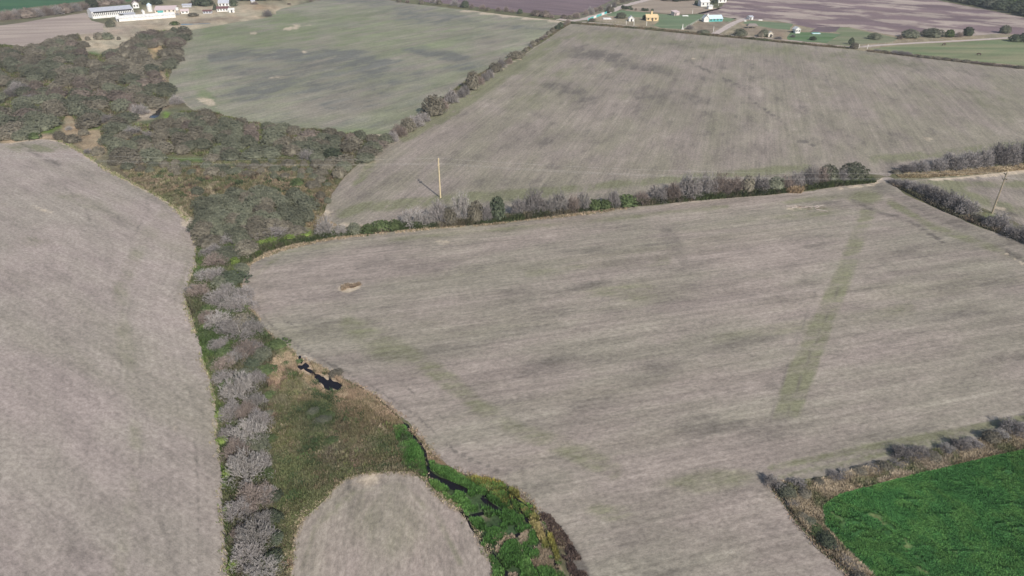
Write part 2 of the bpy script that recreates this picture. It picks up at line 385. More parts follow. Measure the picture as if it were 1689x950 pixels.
sheet('field', FC, mC, label='large central ploughed field with faint stubble streaks and a darker tractor pass', rowfar=28, seed=1,
  green=[('p', [(1420, 345), (1446, 345), (1406, 456), (1347, 610), (1318, 690), (1275, 690), (1298, 610), (1374, 456)], 0.52),
         ('s', [(575, 535), (650, 566), (720, 612), (790, 672), (860, 712), (940, 738), (1010, 775)], 15, 0.42),
         ('e', 640, 580, 70, 26, 25, 0.4), ('s', [(1271, 771), (1400, 745), (1560, 715), (1689, 691)], 6, 0.7),
         ('s', [(1275, 788), (1400, 762), (1531, 733), (1689, 701)], 4, 0.6), ('e', 1180, 792, 80, 16, -5, 0.4), ('e', 1000, 842, 45, 14, 10, 0.6),
         ('e', 1325, 352, 75, 8, -4, 0.6), ('e', 1330, 330, 70, 4, -6, 0.6), ('e', 1430, 325, 25, 10, 0, 0.8), ('s', [(1470, 335), (1540, 375), (1620, 402), (1689, 430)], 6, 0.6),
         ('s', [(640, 395), (800, 382), (1000, 362), (1200, 340)], 4, 0.4), ('s', [(420, 455), (470, 415), (560, 402)], 4, 0.35),
         ('s', [(870, 450), (1100, 430)], 8, 0.3), ('s', [(1180, 560), (1500, 510)], 10, 0.3), ('e', 1020, 480, 90, 18, -5, 0.35)],
  dark_tone=[('s', [(418, 490), (440, 530), (500, 578), (600, 628), (690, 688), (750, 745), (840, 785)], 2, .5), ('s', [(430, 480), (470, 530), (560, 580), (660, 630), (760, 715), (860, 765)], 1.6, .35), ('s', [(892, 856), (925, 880), (945, 912), (962, 950), (985, 1020)], 10, .8), ('s', [(1440, 308), (1480, 322), (1560, 362), (1640, 395), (1689, 415)], 9, 0.38),
        ('s', [(1405, 330), (1440, 347), (1500, 364), (1560, 402)], 2.2, 0.75), ('s', [(1662, 416), (1689, 430)], 3, 1.3), ('e', 1650, 470, 60, 14, -5, 0.25),
        ('e', 1360, 335, 40, 4, 0, 0.29), ('e', 1110, 505, 65, 12, -8, 0.36), ('e', 860, 545, 65, 12, -8, 0.36), ('e', 1050, 430, 70, 9, -8, 0.36), ('e', 1010, 515, 35, 9, -5, 0.36), ('e', 900, 600, 80, 14, -8, 0.32), ('e', 1080, 620, 70, 16, -8, 0.32), ('e', 1250, 560, 60, 9, -8, 0.36), ('e', 780, 640, 60, 18, 10, 0.25), ('e', 1500, 450, 70, 7, -6, 0.29), ('e', 1560, 520, 80, 9, -6, 0.29), ('e', 1150, 700, 80, 18, 0, 0.25), ('e', 1110, 400, 40, 12, 60, 0.32), ('e', 980, 470, 50, 8, -8, 0.36),
        ('e', 700, 440, 80, 14, -10, 0.36), ('e', 500, 445, 45, 12, -20, 0.32), ('e', 620, 480, 60, 10, -8, 0.29), ('e', 870, 690, 80, 20, 10, 0.25), ('e', 1240, 720, 70, 30, -20, 0.30), ('e', 720, 560, 70, 14, 10, 0.25),
        ('s', [(1255, 800), (1275, 740), (1290, 690)], 15, 0.22), ('e', 1430, 580, 80, 9, -8, 0.22), ('e', 1240, 450, 90, 9, -8, 0.20),
        ('s', [(1345, 480), (1300, 600), (1268, 700)], 2, 0.4), ('s', [(1385, 470), (1330, 600), (1290, 710)], 2, 0.4), ('e', 930, 395, 60, 6, -8, 0.25)],
  sand=[('e', 738, 399, 28, 6, 0, 0.55), ('s', [(470, 572), (528, 600), (570, 628)], 3, 0.45), ('e', 576, 474, 15, 6, -8, 1.3), ('s', [(1440, 303), (1454, 296)], 3, 0.9),
        ('s', [(1384, 310), (1440, 304)], 2, 0.8), ('e', 1310, 343, 16, 2, -8, 0.7), ('s', [(520, 400), (700, 379), (1000, 350), (1200, 328)], 2, 0.35), ('e', 1350, 820, 60, 10, 40, 0.0), ('s', [(1658, 418), (1689, 435)], 1.5, 0.8)])
sheet('field', FM, mM, label='grey-green field behind the long hedge with the light wooden pole', rowfar=24, seed=2,
  green=[('s', [(665, 226), (720, 198), (790, 152), (850, 110), (915, 68)], 8, 1.1), ('s', [(612, 272), (590, 305)], 8, 0.8), ('s', [(562, 352), (600, 342), (690, 335), (760, 326), (900, 318)], 8, 0.9),
         ('s', [(900, 316), (1060, 300), (1180, 290), (1330, 276)], 6, 0.75), ('s', [(1440, 264), (1560, 252), (1689, 240)], 7, 0.65), ('e', 1000, 60, 90, 10, 0, 0.5), ('e', 900, 130, 60, 40, -40, 0.3),
         ('e', 1400, 95, 150, 9, 5, 0.45), ('e', 1250, 80, 150, 8, 3, 0.5), ('e', 1600, 160, 90, 30, 0, 0.25), ('e', 722, 326, 16, 6, 0, 0.8)],
  dark_tone=[('e', 1000, 92, 60, 10, 5, 0.75), ('e', 1060, 110, 60, 10, 8, 0.5), ('e', 940, 150, 60, 14, 20, 0.5), ('e', 1090, 160, 90, 14, 8, 0.4), ('e', 870, 235, 80, 14, -5, 0.35), ('e', 1180, 130, 60, 10, 10, 0.4), ('e', 820, 300, 60, 10, -5, 0.3), ('s', [(1130, 98), (1215, 140), (1248, 172), (1290, 200), (1306, 228), (1345, 240)], 1.5, .85),
        ('s', [(870, 180), (900, 195), (930, 215)], 5, 0.3), ('s', [(1250, 140), (1330, 192), (1400, 238), (1450, 270)], 3, 0.35), ('s', [(1370, 240), (1410, 262)], 5, 0.35), ('e', 1180, 215, 90, 16, 0, 0.25),
        ('e', 1110, 75, 80, 6, 3, 0.4), ('e', 760, 260, 60, 12, -10, 0.2), ('e', 1465, 275, 20, 10, 0, 0.45), ('e', 1330, 125, 80, 16, 10, 0.25), ('e', 1550, 110, 100, 10, 6, 0.3), ('e', 1010, 215, 60, 10, 5, 0.25)],
  sand=[('s', [(560, 372), (600, 374), (650, 369)], 4, 1.0), ('e', 540, 350, 14, 9, 0, 0.7), ('e', 1034, 328, 14, 2, -3, 0.9), ('e', 1530, 230, 10, 3, 10, 0.6), ('s', [(812, 122), (840, 106), (858, 96)], 2, 0.7), ('e', 608, 272, 22, 8, -30, 0.35),
        ('s', [(1475, 287), (1560, 282), (1689, 270)], 1.5, 0.3), ('e', 1143, 97, 5, 1.5, 0, 0.8)])
sheet('field', FN, mN, label='far field beyond the scrub with green shoots and soft dark patches', rowfar=30, seed=3,
  green=[('e', 350, 52, 25, 12, -20, 0.9), ('e', 345, 168, 10, 22, -35, 0.8), ('e', 470, 30, 45, 12, 0, 0.8), ('e', 560, 215, 90, 8, 3, 0.45), ('e', 430, 60, 100, 25, -5, 0.5), ('e', 560, 35, 140, 20, 0, 0.4), ('e', 330, 120, 25, 30, 0, 0.4), ('e', 640, 70, 160, 30, 0, 0.35), ('s', [(700, 150), (800, 110)], 6, 0.3)],
  dark_tone=[('s', [(350, 92), (420, 90), (490, 92), (550, 94), (610, 110)], 9, 0.75), ('e', 590, 98, 70, 13, 8, 0.85), ('e', 490, 90, 60, 9, 5, 0.8), ('e', 600, 114, 60, 16, 10, 0.7), ('e', 430, 146, 60, 16, -8, 0.65), ('e', 520, 125, 170, 34, 0, 0.5), ('e', 730, 92, 50, 11, 12, 0.85), ('e', 770, 110, 40, 8, 0, 0.5),  # broad patches and streaks of darker colour across the far field
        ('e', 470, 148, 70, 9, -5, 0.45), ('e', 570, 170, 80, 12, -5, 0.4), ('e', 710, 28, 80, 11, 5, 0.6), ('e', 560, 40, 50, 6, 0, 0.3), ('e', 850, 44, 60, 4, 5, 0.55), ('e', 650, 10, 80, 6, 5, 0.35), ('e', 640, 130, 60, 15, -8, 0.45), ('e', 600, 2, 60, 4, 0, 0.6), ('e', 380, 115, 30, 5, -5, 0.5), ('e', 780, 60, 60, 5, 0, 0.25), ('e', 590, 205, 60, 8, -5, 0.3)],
  sand=[('e', 475, 47, 9, 3, 0, 1.2), ('e', 487, 44.5, 9, 3, -10, 1.2), ('e', 515, 43, 12, 1.6, 5, 1.0), ('e', 345, 171, 15, 8, 20, 0.95), ('e', 418, 54, 5, 2, 0, 0.8), ('e', 555, 47, 14, 1.8, 0, 0.6), ('s', [(284, 150), (300, 166), (322, 182)], 3, 0.4), ('s', [(560, 222), (610, 226), (638, 223)], 2, 0.9),
        ('s', [(760, 17), (820, 24), (870, 30), (930, 36)], 1.6, 1.0), ('e', 502, 85, 5, 1.5, 0, 0.9), ('e', 475, 145, 6, 1.5, 0, 0.6), ('e', 455, 127, 14, 3, -10, 0.5), ('e', 345, 16, 5, 5, 0, 0)])
sheet('field', FL, mL, label='pale left field with faint curved drill rows along its creek edge', rowline=FL[4:38], rowfar=70, seed=4,
  green=[('e', 60, 243, 70, 8, 0, 0.6), ('s', [(290, 330), (235, 400), (200, 470), (205, 560), (225, 680), (222, 800), (195, 950)], 14, 0.20), ('e', 130, 330, 60, 10, 15, 0.3), ('e', 60, 400, 60, 12, 0, 0.2), ('s', [(300, 380), (310, 430), (290, 500)], 5, 0.25)],
  dark_tone=[('s', [(38, 240), (62, 258), (100, 272)], 4, 0.5), ('s', [(100, 300), (140, 345), (160, 380)], 3, 0.35), ('s', [(225, 300), (245, 345), (220, 390)], 2, 0.35), ('s', [(150, 335), (200, 360)], 3, 0.3), ('s', [(262, 850), (278, 890), (290, 950)], 6, 0.4), ('s', [(320, 720), (327, 800), (328, 950)], 1.5, 0.45),
        ('s', [(300, 575), (322, 700)], 1.5, 0.3), ('s', [(105, 760), (210, 860)], 3, 0.2), ('s', [(180, 575), (240, 650)], 3, 0.25), ('s', [(275, 545), (300, 640), (305, 740)], 3, 0.25), ('e', 130, 285, 50, 8, 10, 0.2)],
  sand=[('e', 290, 706, 22, 24, 0, 0.35), ('e', 63, 331, 6, 3, 0, 0.8), ('e', 72, 347, 22, 6, 10, 0.55), ('e', 5, 336, 16, 4, 0, 0.6), ('s', [(0, 240), (54, 228), (100, 232), (122, 245)], 2.5, 0.7), ('s', [(140, 256), (200, 293), (275, 332), (306, 362), (318, 378)], 2.5, 0.7), ('e', 310, 368, 10, 8, 30, 0.8), ('s', [(354, 640), (358, 690), (366, 770)], 2, 0.7)])
sheet('field', FP, mP, label='rounded tongue of bare field between the creek strip and the green channel', rowfar=60, seed=5,
  green=[('e', 640, 870, 90, 70, 20, 0.22), ('s', [(500, 940), (520, 870), (580, 815), (660, 800), (720, 850), (760, 930)], 5, 0.3)],
  dark_tone=[('s', [(700, 790), (740, 835), (790, 905)], 4, 0.3), ('e', 575, 800, 8, 14, 0, 0.5), ('e', 790, 885, 8, 18, -20, 0.5)],
  sand=[('e', 610, 792, 38, 12, -8, 0.55), ('s', [(545, 812), (500, 860), (485, 900)], 3, 0.5)])
sheet('field', FR, mM, label='small field behind the leaning dark pole at the right edge', rowfar=20, seed=6,
  green=[('s', [(1500, 302), (1600, 304), (1689, 305)], 5, 0.8), ('s', [(1560, 312), (1640, 335), (1689, 352)], 7, 0.8)],
  dark_tone=[('s', [(1600, 300), (1689, 320)], 6, 0.3), ('s', [(1645, 342), (1689, 360)], 2.5, 1.0)], sand=[('s', [(1540, 293), (1600, 290), (1689, 282)], 4, 1.1), ('s', [(1640, 341), (1662, 348)], 1.5, 0.8)])

# green crop
def crop_col(U, V, X, Y):
    t = (fbm(X, Y, 0.25, 4, 4)*0.5+0.5)[:, None]; g = np.array([.042, .112, .036])*(1-t)+np.array([.055, .140, .040])*t
    w = blobmask(U, V, X, Y, [('s', [(1440, 850), (1490, 895), (1530, 950)], 6, 0.8), ('e', 1375, 845, 10, 8, 40, 0.6), ('e', 1572, 900, 8, 8, 0, 0.9), ('s', [(1380, 850), (1400, 875)], 3, 0.6)])
    w = w*np.clip(fbm(X, Y, 0.9, 8, 3)*3+.7, 0, 1)
    return g*(1-w[:, None])+np.array([.20, .22, .09])*w[:, None]
mG = col_mat('green_crop_ground', fine=0.35, scale=2.0)
sheet('crop_field', FG, mG, label='bright green young crop field in the lower right corner', colfn=crop_col, seed=7, amp=0.2)

# far fields, lawns
def flatfield(name, poly, c1, c2, label, z=0.012, rot=0.0, st=(20, 2), k=0.15, sand=None, rows=0.0, sm=0, seed=0):
    m, nt, b = newmat(name+'_soil', 0.95, 0.1)
    n1 = noise(nt, 0.3, 5, 0.6, rot, (st[0], st[1], 1), seed*7.0); n2 = noise(nt, 0.05, 5, 0.6, rot, (3, 1, 1), seed*3.0)
    c = mixc(nt, ramp01(nt, n2, 0.35, 0.65), c1, c2)
    if sand: c = mixc(nt, mth(nt, 'MULTIPLY', ramp01(nt, noise(nt, 0.12, 6, 0.65, rot, (st[0]*.16, st[1]*.35, 1), 71), 0.47, 0.58), 0.9), c, sand)
    c = mul(nt, c, ramp01(nt, n1, 0.3, 0.7, 1-k, 1+k)); c = mul(nt, c, ramp01(nt, noise(nt, 0.8, 4, 0.7), 0.3, 0.7, 0.88, 1.12))
    nt.links.new(c, b.inputs['Base Color'])
    return sheet(name, poly, m, z, colfn=lambda U, V, X, Y: np.ones((len(U), 3)), label=label, sm=sm, seed=seed)
PURP = (.200, .148, .150); PURP2 = (.165, .122, .130); PSAND = (.34, .27, .23)
flatfield('stubble_field', [(-500, 75), (0, 73), (12, 73), (36, 77), (56, 76), (80, 68), (111, 60), (140, 56), (171, 52), (171, 40), (150, 34), (146, 24), (141, 21), (80, 30), (40, 37), (0, 42), (-500, 70)], (.42, .345, .285), (.35, .28, .24), 'pale brown harvested field left of the long white sheds', rot=0.2, seed=11)
flatfield('crop_field', [(-600, 25), (0, 21), (50, 12), (121, 4), (200, -8), (150, -40), (-600, -40)], (.045, .115, .055), (.060, .135, .060), 'dark green crop field in the far upper left corner', seed=12)
flatfield('crop_field', [(185, 7), (215, 2), (300, -6), (300, -30), (160, -30)], (.07, .13, .055), (.09, .15, .06), 'green strip behind the farm buildings at the top left', seed=13)
flatfield('ploughed_field', [(640, -12), (700, 3), (770, 9), (820, 16), (880, 22), (935, 26), (962, 20), (985, 12), (1000, 5), (1015, -2), (1040, -30), (600, -30)], PURP, PURP2, 'purple-brown ploughed field behind the top row of small trees', rot=ang((700, 3), (935, 26)), seed=14)
flatfield('ploughed_field', [(1150, 22), (1185, 14), (1202, 0), (1215, -30), (1450, -30), (1537, -1), (1580, 7), (1631, 17), (1689, 29), (1950, 60), (1950, 80), (1689, 58), (1643, 56), (1588, 60), (1530, 60), (1486, 60), (1431, 51), (1400, 44), (1345, 47), (1306, 39), (1281, 34), (1220, 33), (1190, 27)], (.225, .165, .160), (.185, .135, .140), 'large purple ploughed field with sandy streaks at the upper right', rot=ang((1200, 10), (1600, 40)), st=(34, 9), sand=(.42, .345, .29), seed=15)
flatfield('ploughed_plot', [(1336, 52), (1350, 45), (1385, 44), (1378, 52), (1366, 53)], PURP2, (.13, .10, .10), 'small dark ploughed plot behind the white gabled cottage', z=0.018, seed=16)
flatfield('fallow_field', [(1030, 18), (1050, 4), (1068, -5), (1140, -6), (1150, 10), (1190, 14), (1160, 22), (1120, 24), (1085, 21)], (.30, .245, .19), (.36, .29, .22), 'bare tan fallow plot behind the yellow house', rot=0.1, seed=17)
LAWN = (.150, .205, .115); LAWN2 = (.185, .225, .135)
flatfield('lawn', [(1000, 22), (1025, 17), (1060, 20), (1085, 23), (1120, 25), (1160, 24), (1160, 29), (1140, 40), (1125, 48), (1090, 46), (1078, 42), (1088, 35), (1062, 29), (1020, 27), (1002, 26)], LAWN, LAWN2, 'mown green lawn round the yellow house', seed=18)
flatfield('lawn', [(1192, 29), (1215, 30), (1205, 36), (1193, 35)], LAWN, LAWN2, 'small green plot behind the teal walled shed', seed=19)
flatfield('lawn', [(1222, 38), (1238, 34), (1306, 39), (1302, 49), (1278, 47), (1248, 42)], LAWN, LAWN2, 'green paddock behind the thatched shelter', seed=20)
flatfield('lawn', [(1297, 62), (1306, 53), (1345, 53), (1388, 56), (1362, 71), (1330, 69), (1300, 66)], LAWN, (.10, .17, .07), 'green lawn in front of the small white gabled cottage', seed=21)
flatfield('pasture', [(1363, 72), (1388, 56), (1378, 52), (1386, 45), (1400, 46), (1431, 53), (1484, 63), (1472, 70), (1418, 73), (1400, 77)], (.17, .20, .11), (.22, .22, .14), 'dull green pasture between the cottage lawn and the lane', seed=22)
flatfield('pasture', [(1436, 81), (1472, 75), (1537, 71.5), (1597, 68.5), (1646, 65.5), (1689, 63), (1950, 50), (1950, 132), (1689, 108), (1614, 102), (1571, 97), (1496, 88)], (.155, .200, .100), (.26, .25, .15), 'grazed green pasture with two dark cattle right of the lane', seed=23)

# lanes (a ribbon along a photo polyline, width in metres)
def ribbon(name, pts, w, mat, z=0.02, jit=0.12, closed=False):
    P = np.array([G(*p) for p in pts]); out = []
    for i in range(len(P)-1):
        k = max(2, int(np.hypot(*(P[i+1]-P[i]))/3))
        for j in range(k): out.append(P[i]+(P[i+1]-P[i])*j/k)
    out.append(P[-1]); P = np.array(out)
    T = np.gradient(P, axis=0); T /= np.hypot(T[:, 0], T[:, 1])[:, None]; Nn = np.stack([-T[:, 1], T[:, 0]], 1)
    ww = w(np.linspace(0, 1, len(P))) if callable(w) else np.full(len(P), w)
    a = P+Nn*(ww/2*(1+rng.normal(0, jit, len(P))))[:, None]; b = P-Nn*(ww/2*(1+rng.normal(0, jit, len(P))))[:, None]
    n = len(P); V = np.zeros((2*n, 3)); V[0::2, :2] = a; V[1::2, :2] = b; V[:, 2] = z
    F = [(2*i, 2*i+1, 2*i+3, 2*i+2) for i in range(n-1)]
    me = mesh(name, V, F, [mat]); me.update()
    if me.polygons[0].normal.z < 0: me.flip_normals()
    return link(name, me)
mRoad = plain('dirt_road', (.50, .42, .37), var=0.12, scale=0.4); mRoad2 = plain('dirt_road_dull', (.42, .34, .29), var=0.15, scale=0.4)
tag(ribbon('dirt_road', [(920, 31.5), (945, 34), (962, 32), (985, 25.5), (1003, 20), (1014, 16), (1030, 9.5), (1050, 4), (1066, 0), (1100, -12)], 7, mRoad), 'pale dirt road running up past the teal wall at the top', kind='structure')
tag(ribbon('dirt_lane', [(945, 36), (970, 37), (1000, 39), (1040, 43), (1090, 48.5), (1140, 53), (1180, 56.5), (1230, 60), (1290, 65.5), (1340, 71), (1400, 77.5), (1425, 77), (1436, 76.5)], 3.0, mRoad2, z=0.024, jit=0.25), 'narrow dirt lane along the far edge of the grey-green field', kind='structure')
tag(ribbon('dirt_lane', [(1425, 76.5), (1450, 74.5), (1472, 73), (1537, 69.5), (1597, 66.5), (1646, 63.5), (1689, 61), (1800, 55)], 3.8, mRoad, z=0.028), 'pale dirt lane climbing right beside the pasture', kind='structure')
tag(ribbon('driveway', [(1178, 56), (1190, 50), (1204, 41), (1215, 36), (1232, 30)], 5, mRoad, z=0.032), 'pale dirt driveway running up to the little blue-grey shed', kind='structure')

# ---- base ground
TAN = (.33, .255, .165); OL = (.125, .125, .065); BR = (.185, .135, .10); GRN = (.095, .155, .045); LIM = (.16, .25, .05); PNK = (.36, .29, .235); DK = (.08, .075, .055)
paint = [  # colour, shape
 ((.44, .365, .255), ('p', [(130, 60), (300, -10), (520, -10), (455, 28), (310, 52), (260, 56), (200, 85), (130, 90)], 1.0)),
 (PNK, ('e', 200, 48, 60, 10, -5, 0.7)), (OL, ('e', 330, 52, 60, 5, -5, 0.5)), (BR, ('e', 330, 35, 60, 4, -5, 0.7)), (OL, ('e', 440, 22, 20, 5, 0, 0.9)),
 ((.33, .22, .13), ('s', [(455, 12), (420, 14), (440, 6)], 3, 0.6)), (OL, ('e', 300, 8, 60, 5, 0, 0.5)), (OL, ('e', 250, 52, 40, 5, 0, 0.4)),
 ((.50, .36, .20), ('e', 258, 78, 9, 8, 0, 1)), ((.48, .34, .2), ('s', [(245, 90), (256, 92), (254, 100)], 3, 0.9)), (TAN, ('s', [(267, 108), (266, 122), (272, 135), (278, 146)], 5, 1)),
 (GRN, ('e', 150, 90, 16, 5, 0, 0.9)), (LIM, ('e', 272, 152, 8, 5, 0, 1)), (LIM, ('e', 15, 172, 14, 8, 0, 0.6)), ((.26, .24, .13), ('e', 76, 133, 22, 7, 0, 0.9)), (TAN, ('e', 200, 131, 14, 6, 0, 0.9)), ((.30, .24, .15), ('e', 74, 187, 14, 5, 0, 0.9)),
 (TAN, ('p', [(100, 228), (103, 212), (108, 190), (120, 188), (130, 205), (172, 218), (180, 245), (160, 262), (128, 242)], 1)), ((.42, .32, .22), ('s', [(0, 238), (54, 224), (100, 228)], 4, 1)),
 (LIM, ('s', [(40, 214), (75, 216), (95, 208)], 4, 0.9)), (LIM, ('s', [(140, 210), (160, 206), (200, 203)], 4, 0.8)), (LIM, ('s', [(240, 180), (262, 168)], 4, 0.8)), ((.46, .36, .27), ('s', [(222, 194), (245, 190), (252, 180), (272, 172)], 6, 1)),
 (TAN, ('s', [(130, 205), (165, 205), (225, 194)], 3, 0.9)), (LIM, ('s', [(275, 190), (290, 210), (310, 230)], 5, 0.9)), (GRN, ('e', 300, 265, 60, 8, 5, 0.8)), (GRN, ('e', 440, 258, 30, 6, 0, 0.9)),
 ((.165, .145, .085), ('p', [(225, 300), (250, 270), (330, 272), (400, 285), (440, 300), (540, 300), (560, 300), (530, 350), (520, 380), (480, 330), (380, 318), (330, 345), (310, 362), (275, 332)], 0.9)),
 ((.24, .17, .125), ('e', 290, 308, 45, 14, 20, 0.9)), (TAN, ('e', 455, 298, 45, 9, 0, 0.9)), ((.46, .33, .2), ('e', 402, 281, 14, 6, 0, 1)), (TAN, ('s', [(460, 318), (500, 312), (520, 300), (515, 285)], 5, 0.8)), ((.32, .22, .12), ('s', [(528, 262), (535, 275)], 6, 0.7)),
 ((.12, .10, .06), ('e', 420, 310, 60, 12, 0, 0.7)), (TAN, ('p', [(505, 372), (515, 350), (535, 350), (556, 372), (530, 384)], 1.0)), ((.2, .13, .09), ('e', 535, 315, 14, 28, 35, 0.7)), (OL, ('e', 385, 300, 50, 8, 0, 0.7)),
 ((.50, .42, .32), ('s', [(298, 347), (310, 362), (320, 377)], 4, 1)), (LIM, ('e', 334, 398, 12, 6, 0, 1)),
 (GRN, ('p', [(325, 395), (500, 372), (504, 398), (440, 416), (400, 440), (394, 470), (405, 510), (440, 552), (470, 572), (450, 600), (430, 640), (360, 640), (330, 560), (310, 480), (326, 440)], 0.95)),
 (LIM, ('s', [(388, 404), (396, 420), (385, 450), (388, 480)], 7, 0.9)), (LIM, ('s', [(420, 400), (470, 392), (510, 384)], 5, 0.8)), (OL, ('p', [(500, 385), (700, 358), (1000, 332), (1443, 288), (1443, 300), (1000, 346), (700, 376), (504, 400)], 0.95)),
 ((.46, .34, .22), ('e', 1312, 317, 14, 5, -5, 1)), ((.44, .34, .24), ('s', [(1390, 306), (1445, 298)], 3, 1)),
 (OL, ('p', [(400, 575), (470, 572), (590, 634), (640, 670), (700, 740), (640, 776), (580, 782), (540, 812), (490, 860), (476, 950), (470, 1050), (400, 1050), (372, 800), (356, 640), (390, 600)], 1.0)),
 (GRN, ('e', 460, 580, 13, 9, 30, 1)), ((.05, .12, .03), ('e', 455, 578, 9, 7, 0, 0.8)), ((.42, .32, .22), ('p', [(450, 590), (475, 580), (500, 590), (570, 630), (545, 650), (512, 640), (490, 615), (468, 605), (455, 640), (448, 625)], 1.0)),
 ((.36, .27, .20), ('e', 455, 605, 12, 20, 20, 0.7)), ((.3, .2, .14), ('e', 500, 653, 14, 8, 0, 0.8)), ((.34, .25, .17), ('p', [(545, 655), (590, 640), (625, 660), (660, 700), (640, 715), (600, 690), (560, 680)], 0.8)),
 ((.23, .165, .11), ('p', [(560, 660), (640, 690), (680, 760), (590, 770), (540, 740)], 0.6)), ((.24, .21, .12), ('e', 480, 640, 30, 18, 0, 0.7)), ((.06, .09, .045), ('e', 525, 690, 26, 24, 10, 0.85)), ((.07, .10, .05), ('e', 545, 745, 25, 15, 0, 0.5)),
 ((.20, .15, .12), ('e', 555, 748, 35, 18, 0, 0.7)), ((.21, .15, .09), ('e', 445, 700, 20, 25, 0, 0.5)), ((.14, .14, .05), ('e', 460, 720, 22, 18, 0, 0.7)), ((.10, .12, .05), ('e', 480, 800, 35, 35, 0, 0.6)), ((.06, .08, .04), ('e', 455, 880, 14, 60, 0, 0.7)), ((.09, .11, .05), ('p', [(420, 640), (438, 620), (440, 950), (425, 950)], 0.7)),
 ((.33, .26, .19), ('s', [(452, 640), (470, 602)], 4, 0.8)), ((.05, .09, .03), ('p', [(650, 705), (672, 702), (688, 722), (706, 760), (704, 786), (672, 770), (660, 740)], 1)), ((.10, .14, .06), ('e', 630, 735, 28, 25, 0, 0.7)), ((.34, .27, .22), ('e', 665, 740, 7, 7, 0, 0.8)),
 ((.055, .085, .035), ('p', [(706, 760), (735, 770), (775, 795), (830, 800), (875, 832), (905, 870), (935, 950), (975, 1100), (840, 1100), (815, 930), (770, 850), (720, 808), (706, 790)], 1)),
 ((.30, .25, .08), ('p', [(775, 792), (830, 795), (880, 835), (895, 860), (870, 860), (830, 830), (800, 805)], 0.8)), ((.22, .20, .07), ('s', [(712, 800), (740, 825), (760, 838)], 6, 0.7)), ((.38, .29, .20), ('s', [(880, 862), (905, 900), (925, 950)], 6, 0.9)), ((.22, .19, .11), ('s', [(855, 890), (862, 920), (875, 950)], 3, 0.8)),
 ((.24, .20, .12), ('s', [(822, 920), (835, 950)], 5, 0.8)), ((.36, .28, .2), ('e', 800, 850, 8, 5, 0, 0.8)), ((.12, .09, .07), ('s', [(762, 845), (790, 880), (825, 930)], 3, 0.8)), ((.26, .17, .11), ('s', [(705, 752), (735, 768), (770, 790)], 4, 0.7)),
 (LIM, ('s', [(357, 650), (362, 720), (372, 800), (376, 880), (382, 950)], 5, 0.8)), (LIM, ('s', [(328, 560), (350, 625)], 5, 0.8)),
 ((.38, .30, .21), ('p', [(1300, 800), (1360, 787), (1450, 768), (1560, 738), (1689, 706), (1800, 690), (1800, 735), (1640, 751), (1476, 790), (1383, 815), (1354, 835), (1361, 868), (1394, 906), (1440, 950), (1500, 1040), (1460, 1040), (1395, 945), (1320, 865), (1290, 822)], 1.0)),
 (OL, ('e', 1350, 800, 40, 8, -10, 0.8)), ((.13, .14, .07), ('s', [(1310, 845), (1340, 875), (1400, 940)], 10, 0.7)), (OL, ('s', [(1470, 289), (1540, 283), (1689, 266)], 6, 0.8)), ((.46, .37, .25), ('s', [(1530, 290), (1600, 285), (1689, 277)], 3, 0.9)), (OL, ('s', [(1475, 308), (1560, 345), (1689, 398)], 9, 0.8)), (LIM, ('e', 1634, 362, 12, 7, 0, 0.35)),
 (OL, ('s', [(640, 234), (740, 168), (850, 95), (938, 40)], 4, 0.9)), ((.30, .25, .17), ('p', [(920, 20), (1000, 40), (1420, 85), (1689, 115), (1689, 55), (1300, 30), (1200, 30), (1000, 20)], 0.9)), ((.23, .185, .14), ('p', [(1128, 50), (1158, 37), (1205, 35), (1180, 56)], 0.8)),
 ((.26, .20, .15), ('p', [(1215, 55), (1225, 42), (1300, 50), (1290, 65)], 0.7)), ((.17, .18, .10), ('p', [(1540, -5), (1600, 5), (1689, 22), (1900, 50), (1900, -30), (1500, -30)], 1)), ((.17, .16, .11), ('p', [(940, 30), (985, 12), (1015, -4), (1060, -10), (1066, 0), (1003, 18), (960, 31)], 0.9)),
 ((.13, .15, .08), ('e', 1140, 8, 40, 8, 0, 0.8)), ((.42, .34, .27), ('e', 1002, 31, 14, 4, 0, 0.7)), (OL, ('s', [(660, 3), (760, 12), (870, 26), (935, 33)], 3, 0.9)), (OL, ('p', [(180, 8), (240, 0), (520, -10), (480, 10), (430, 8), (240, 8)], 0.5)),
]
def ground_col(U, V, X, Y):
    c = np.tile(np.array([.17, .15, .095]), (len(U), 1))
    t = np.clip(fbm(X, Y, 0.05, 77, 5)*1.4+0.5, 0, 1)[:, None]; c = c*(1-t)+np.array([.125, .13, .07])*t
    S1 = [(-300, 70), (130, 56), (310, 45), (280, 150), (420, 200), (640, 225), (560, 300), (330, 290), (160, 250), (0, 235), (-300, 250)]
    for colr, sh in paint:
        m = blobmask(U, V, X, Y, [sh]); m = np.clip(m, 0, 1)[:, None]; c = c*(1-m)+np.array(colr)*m
    # mottling
    k = 1+fbm(X, Y, 0.35, 21, 3)*0.35; c = c*k[:, None]
    h = fbm(X, Y, 0.12, 55, 3)[:, None]; c = c*(1+h*np.array([.10, 0, -.05]))
    out = (X*X+Y*Y > 1400**2) | (Y < 20); c[out] = (.20, .19, .12)
    return np.clip(c, .02, .8)
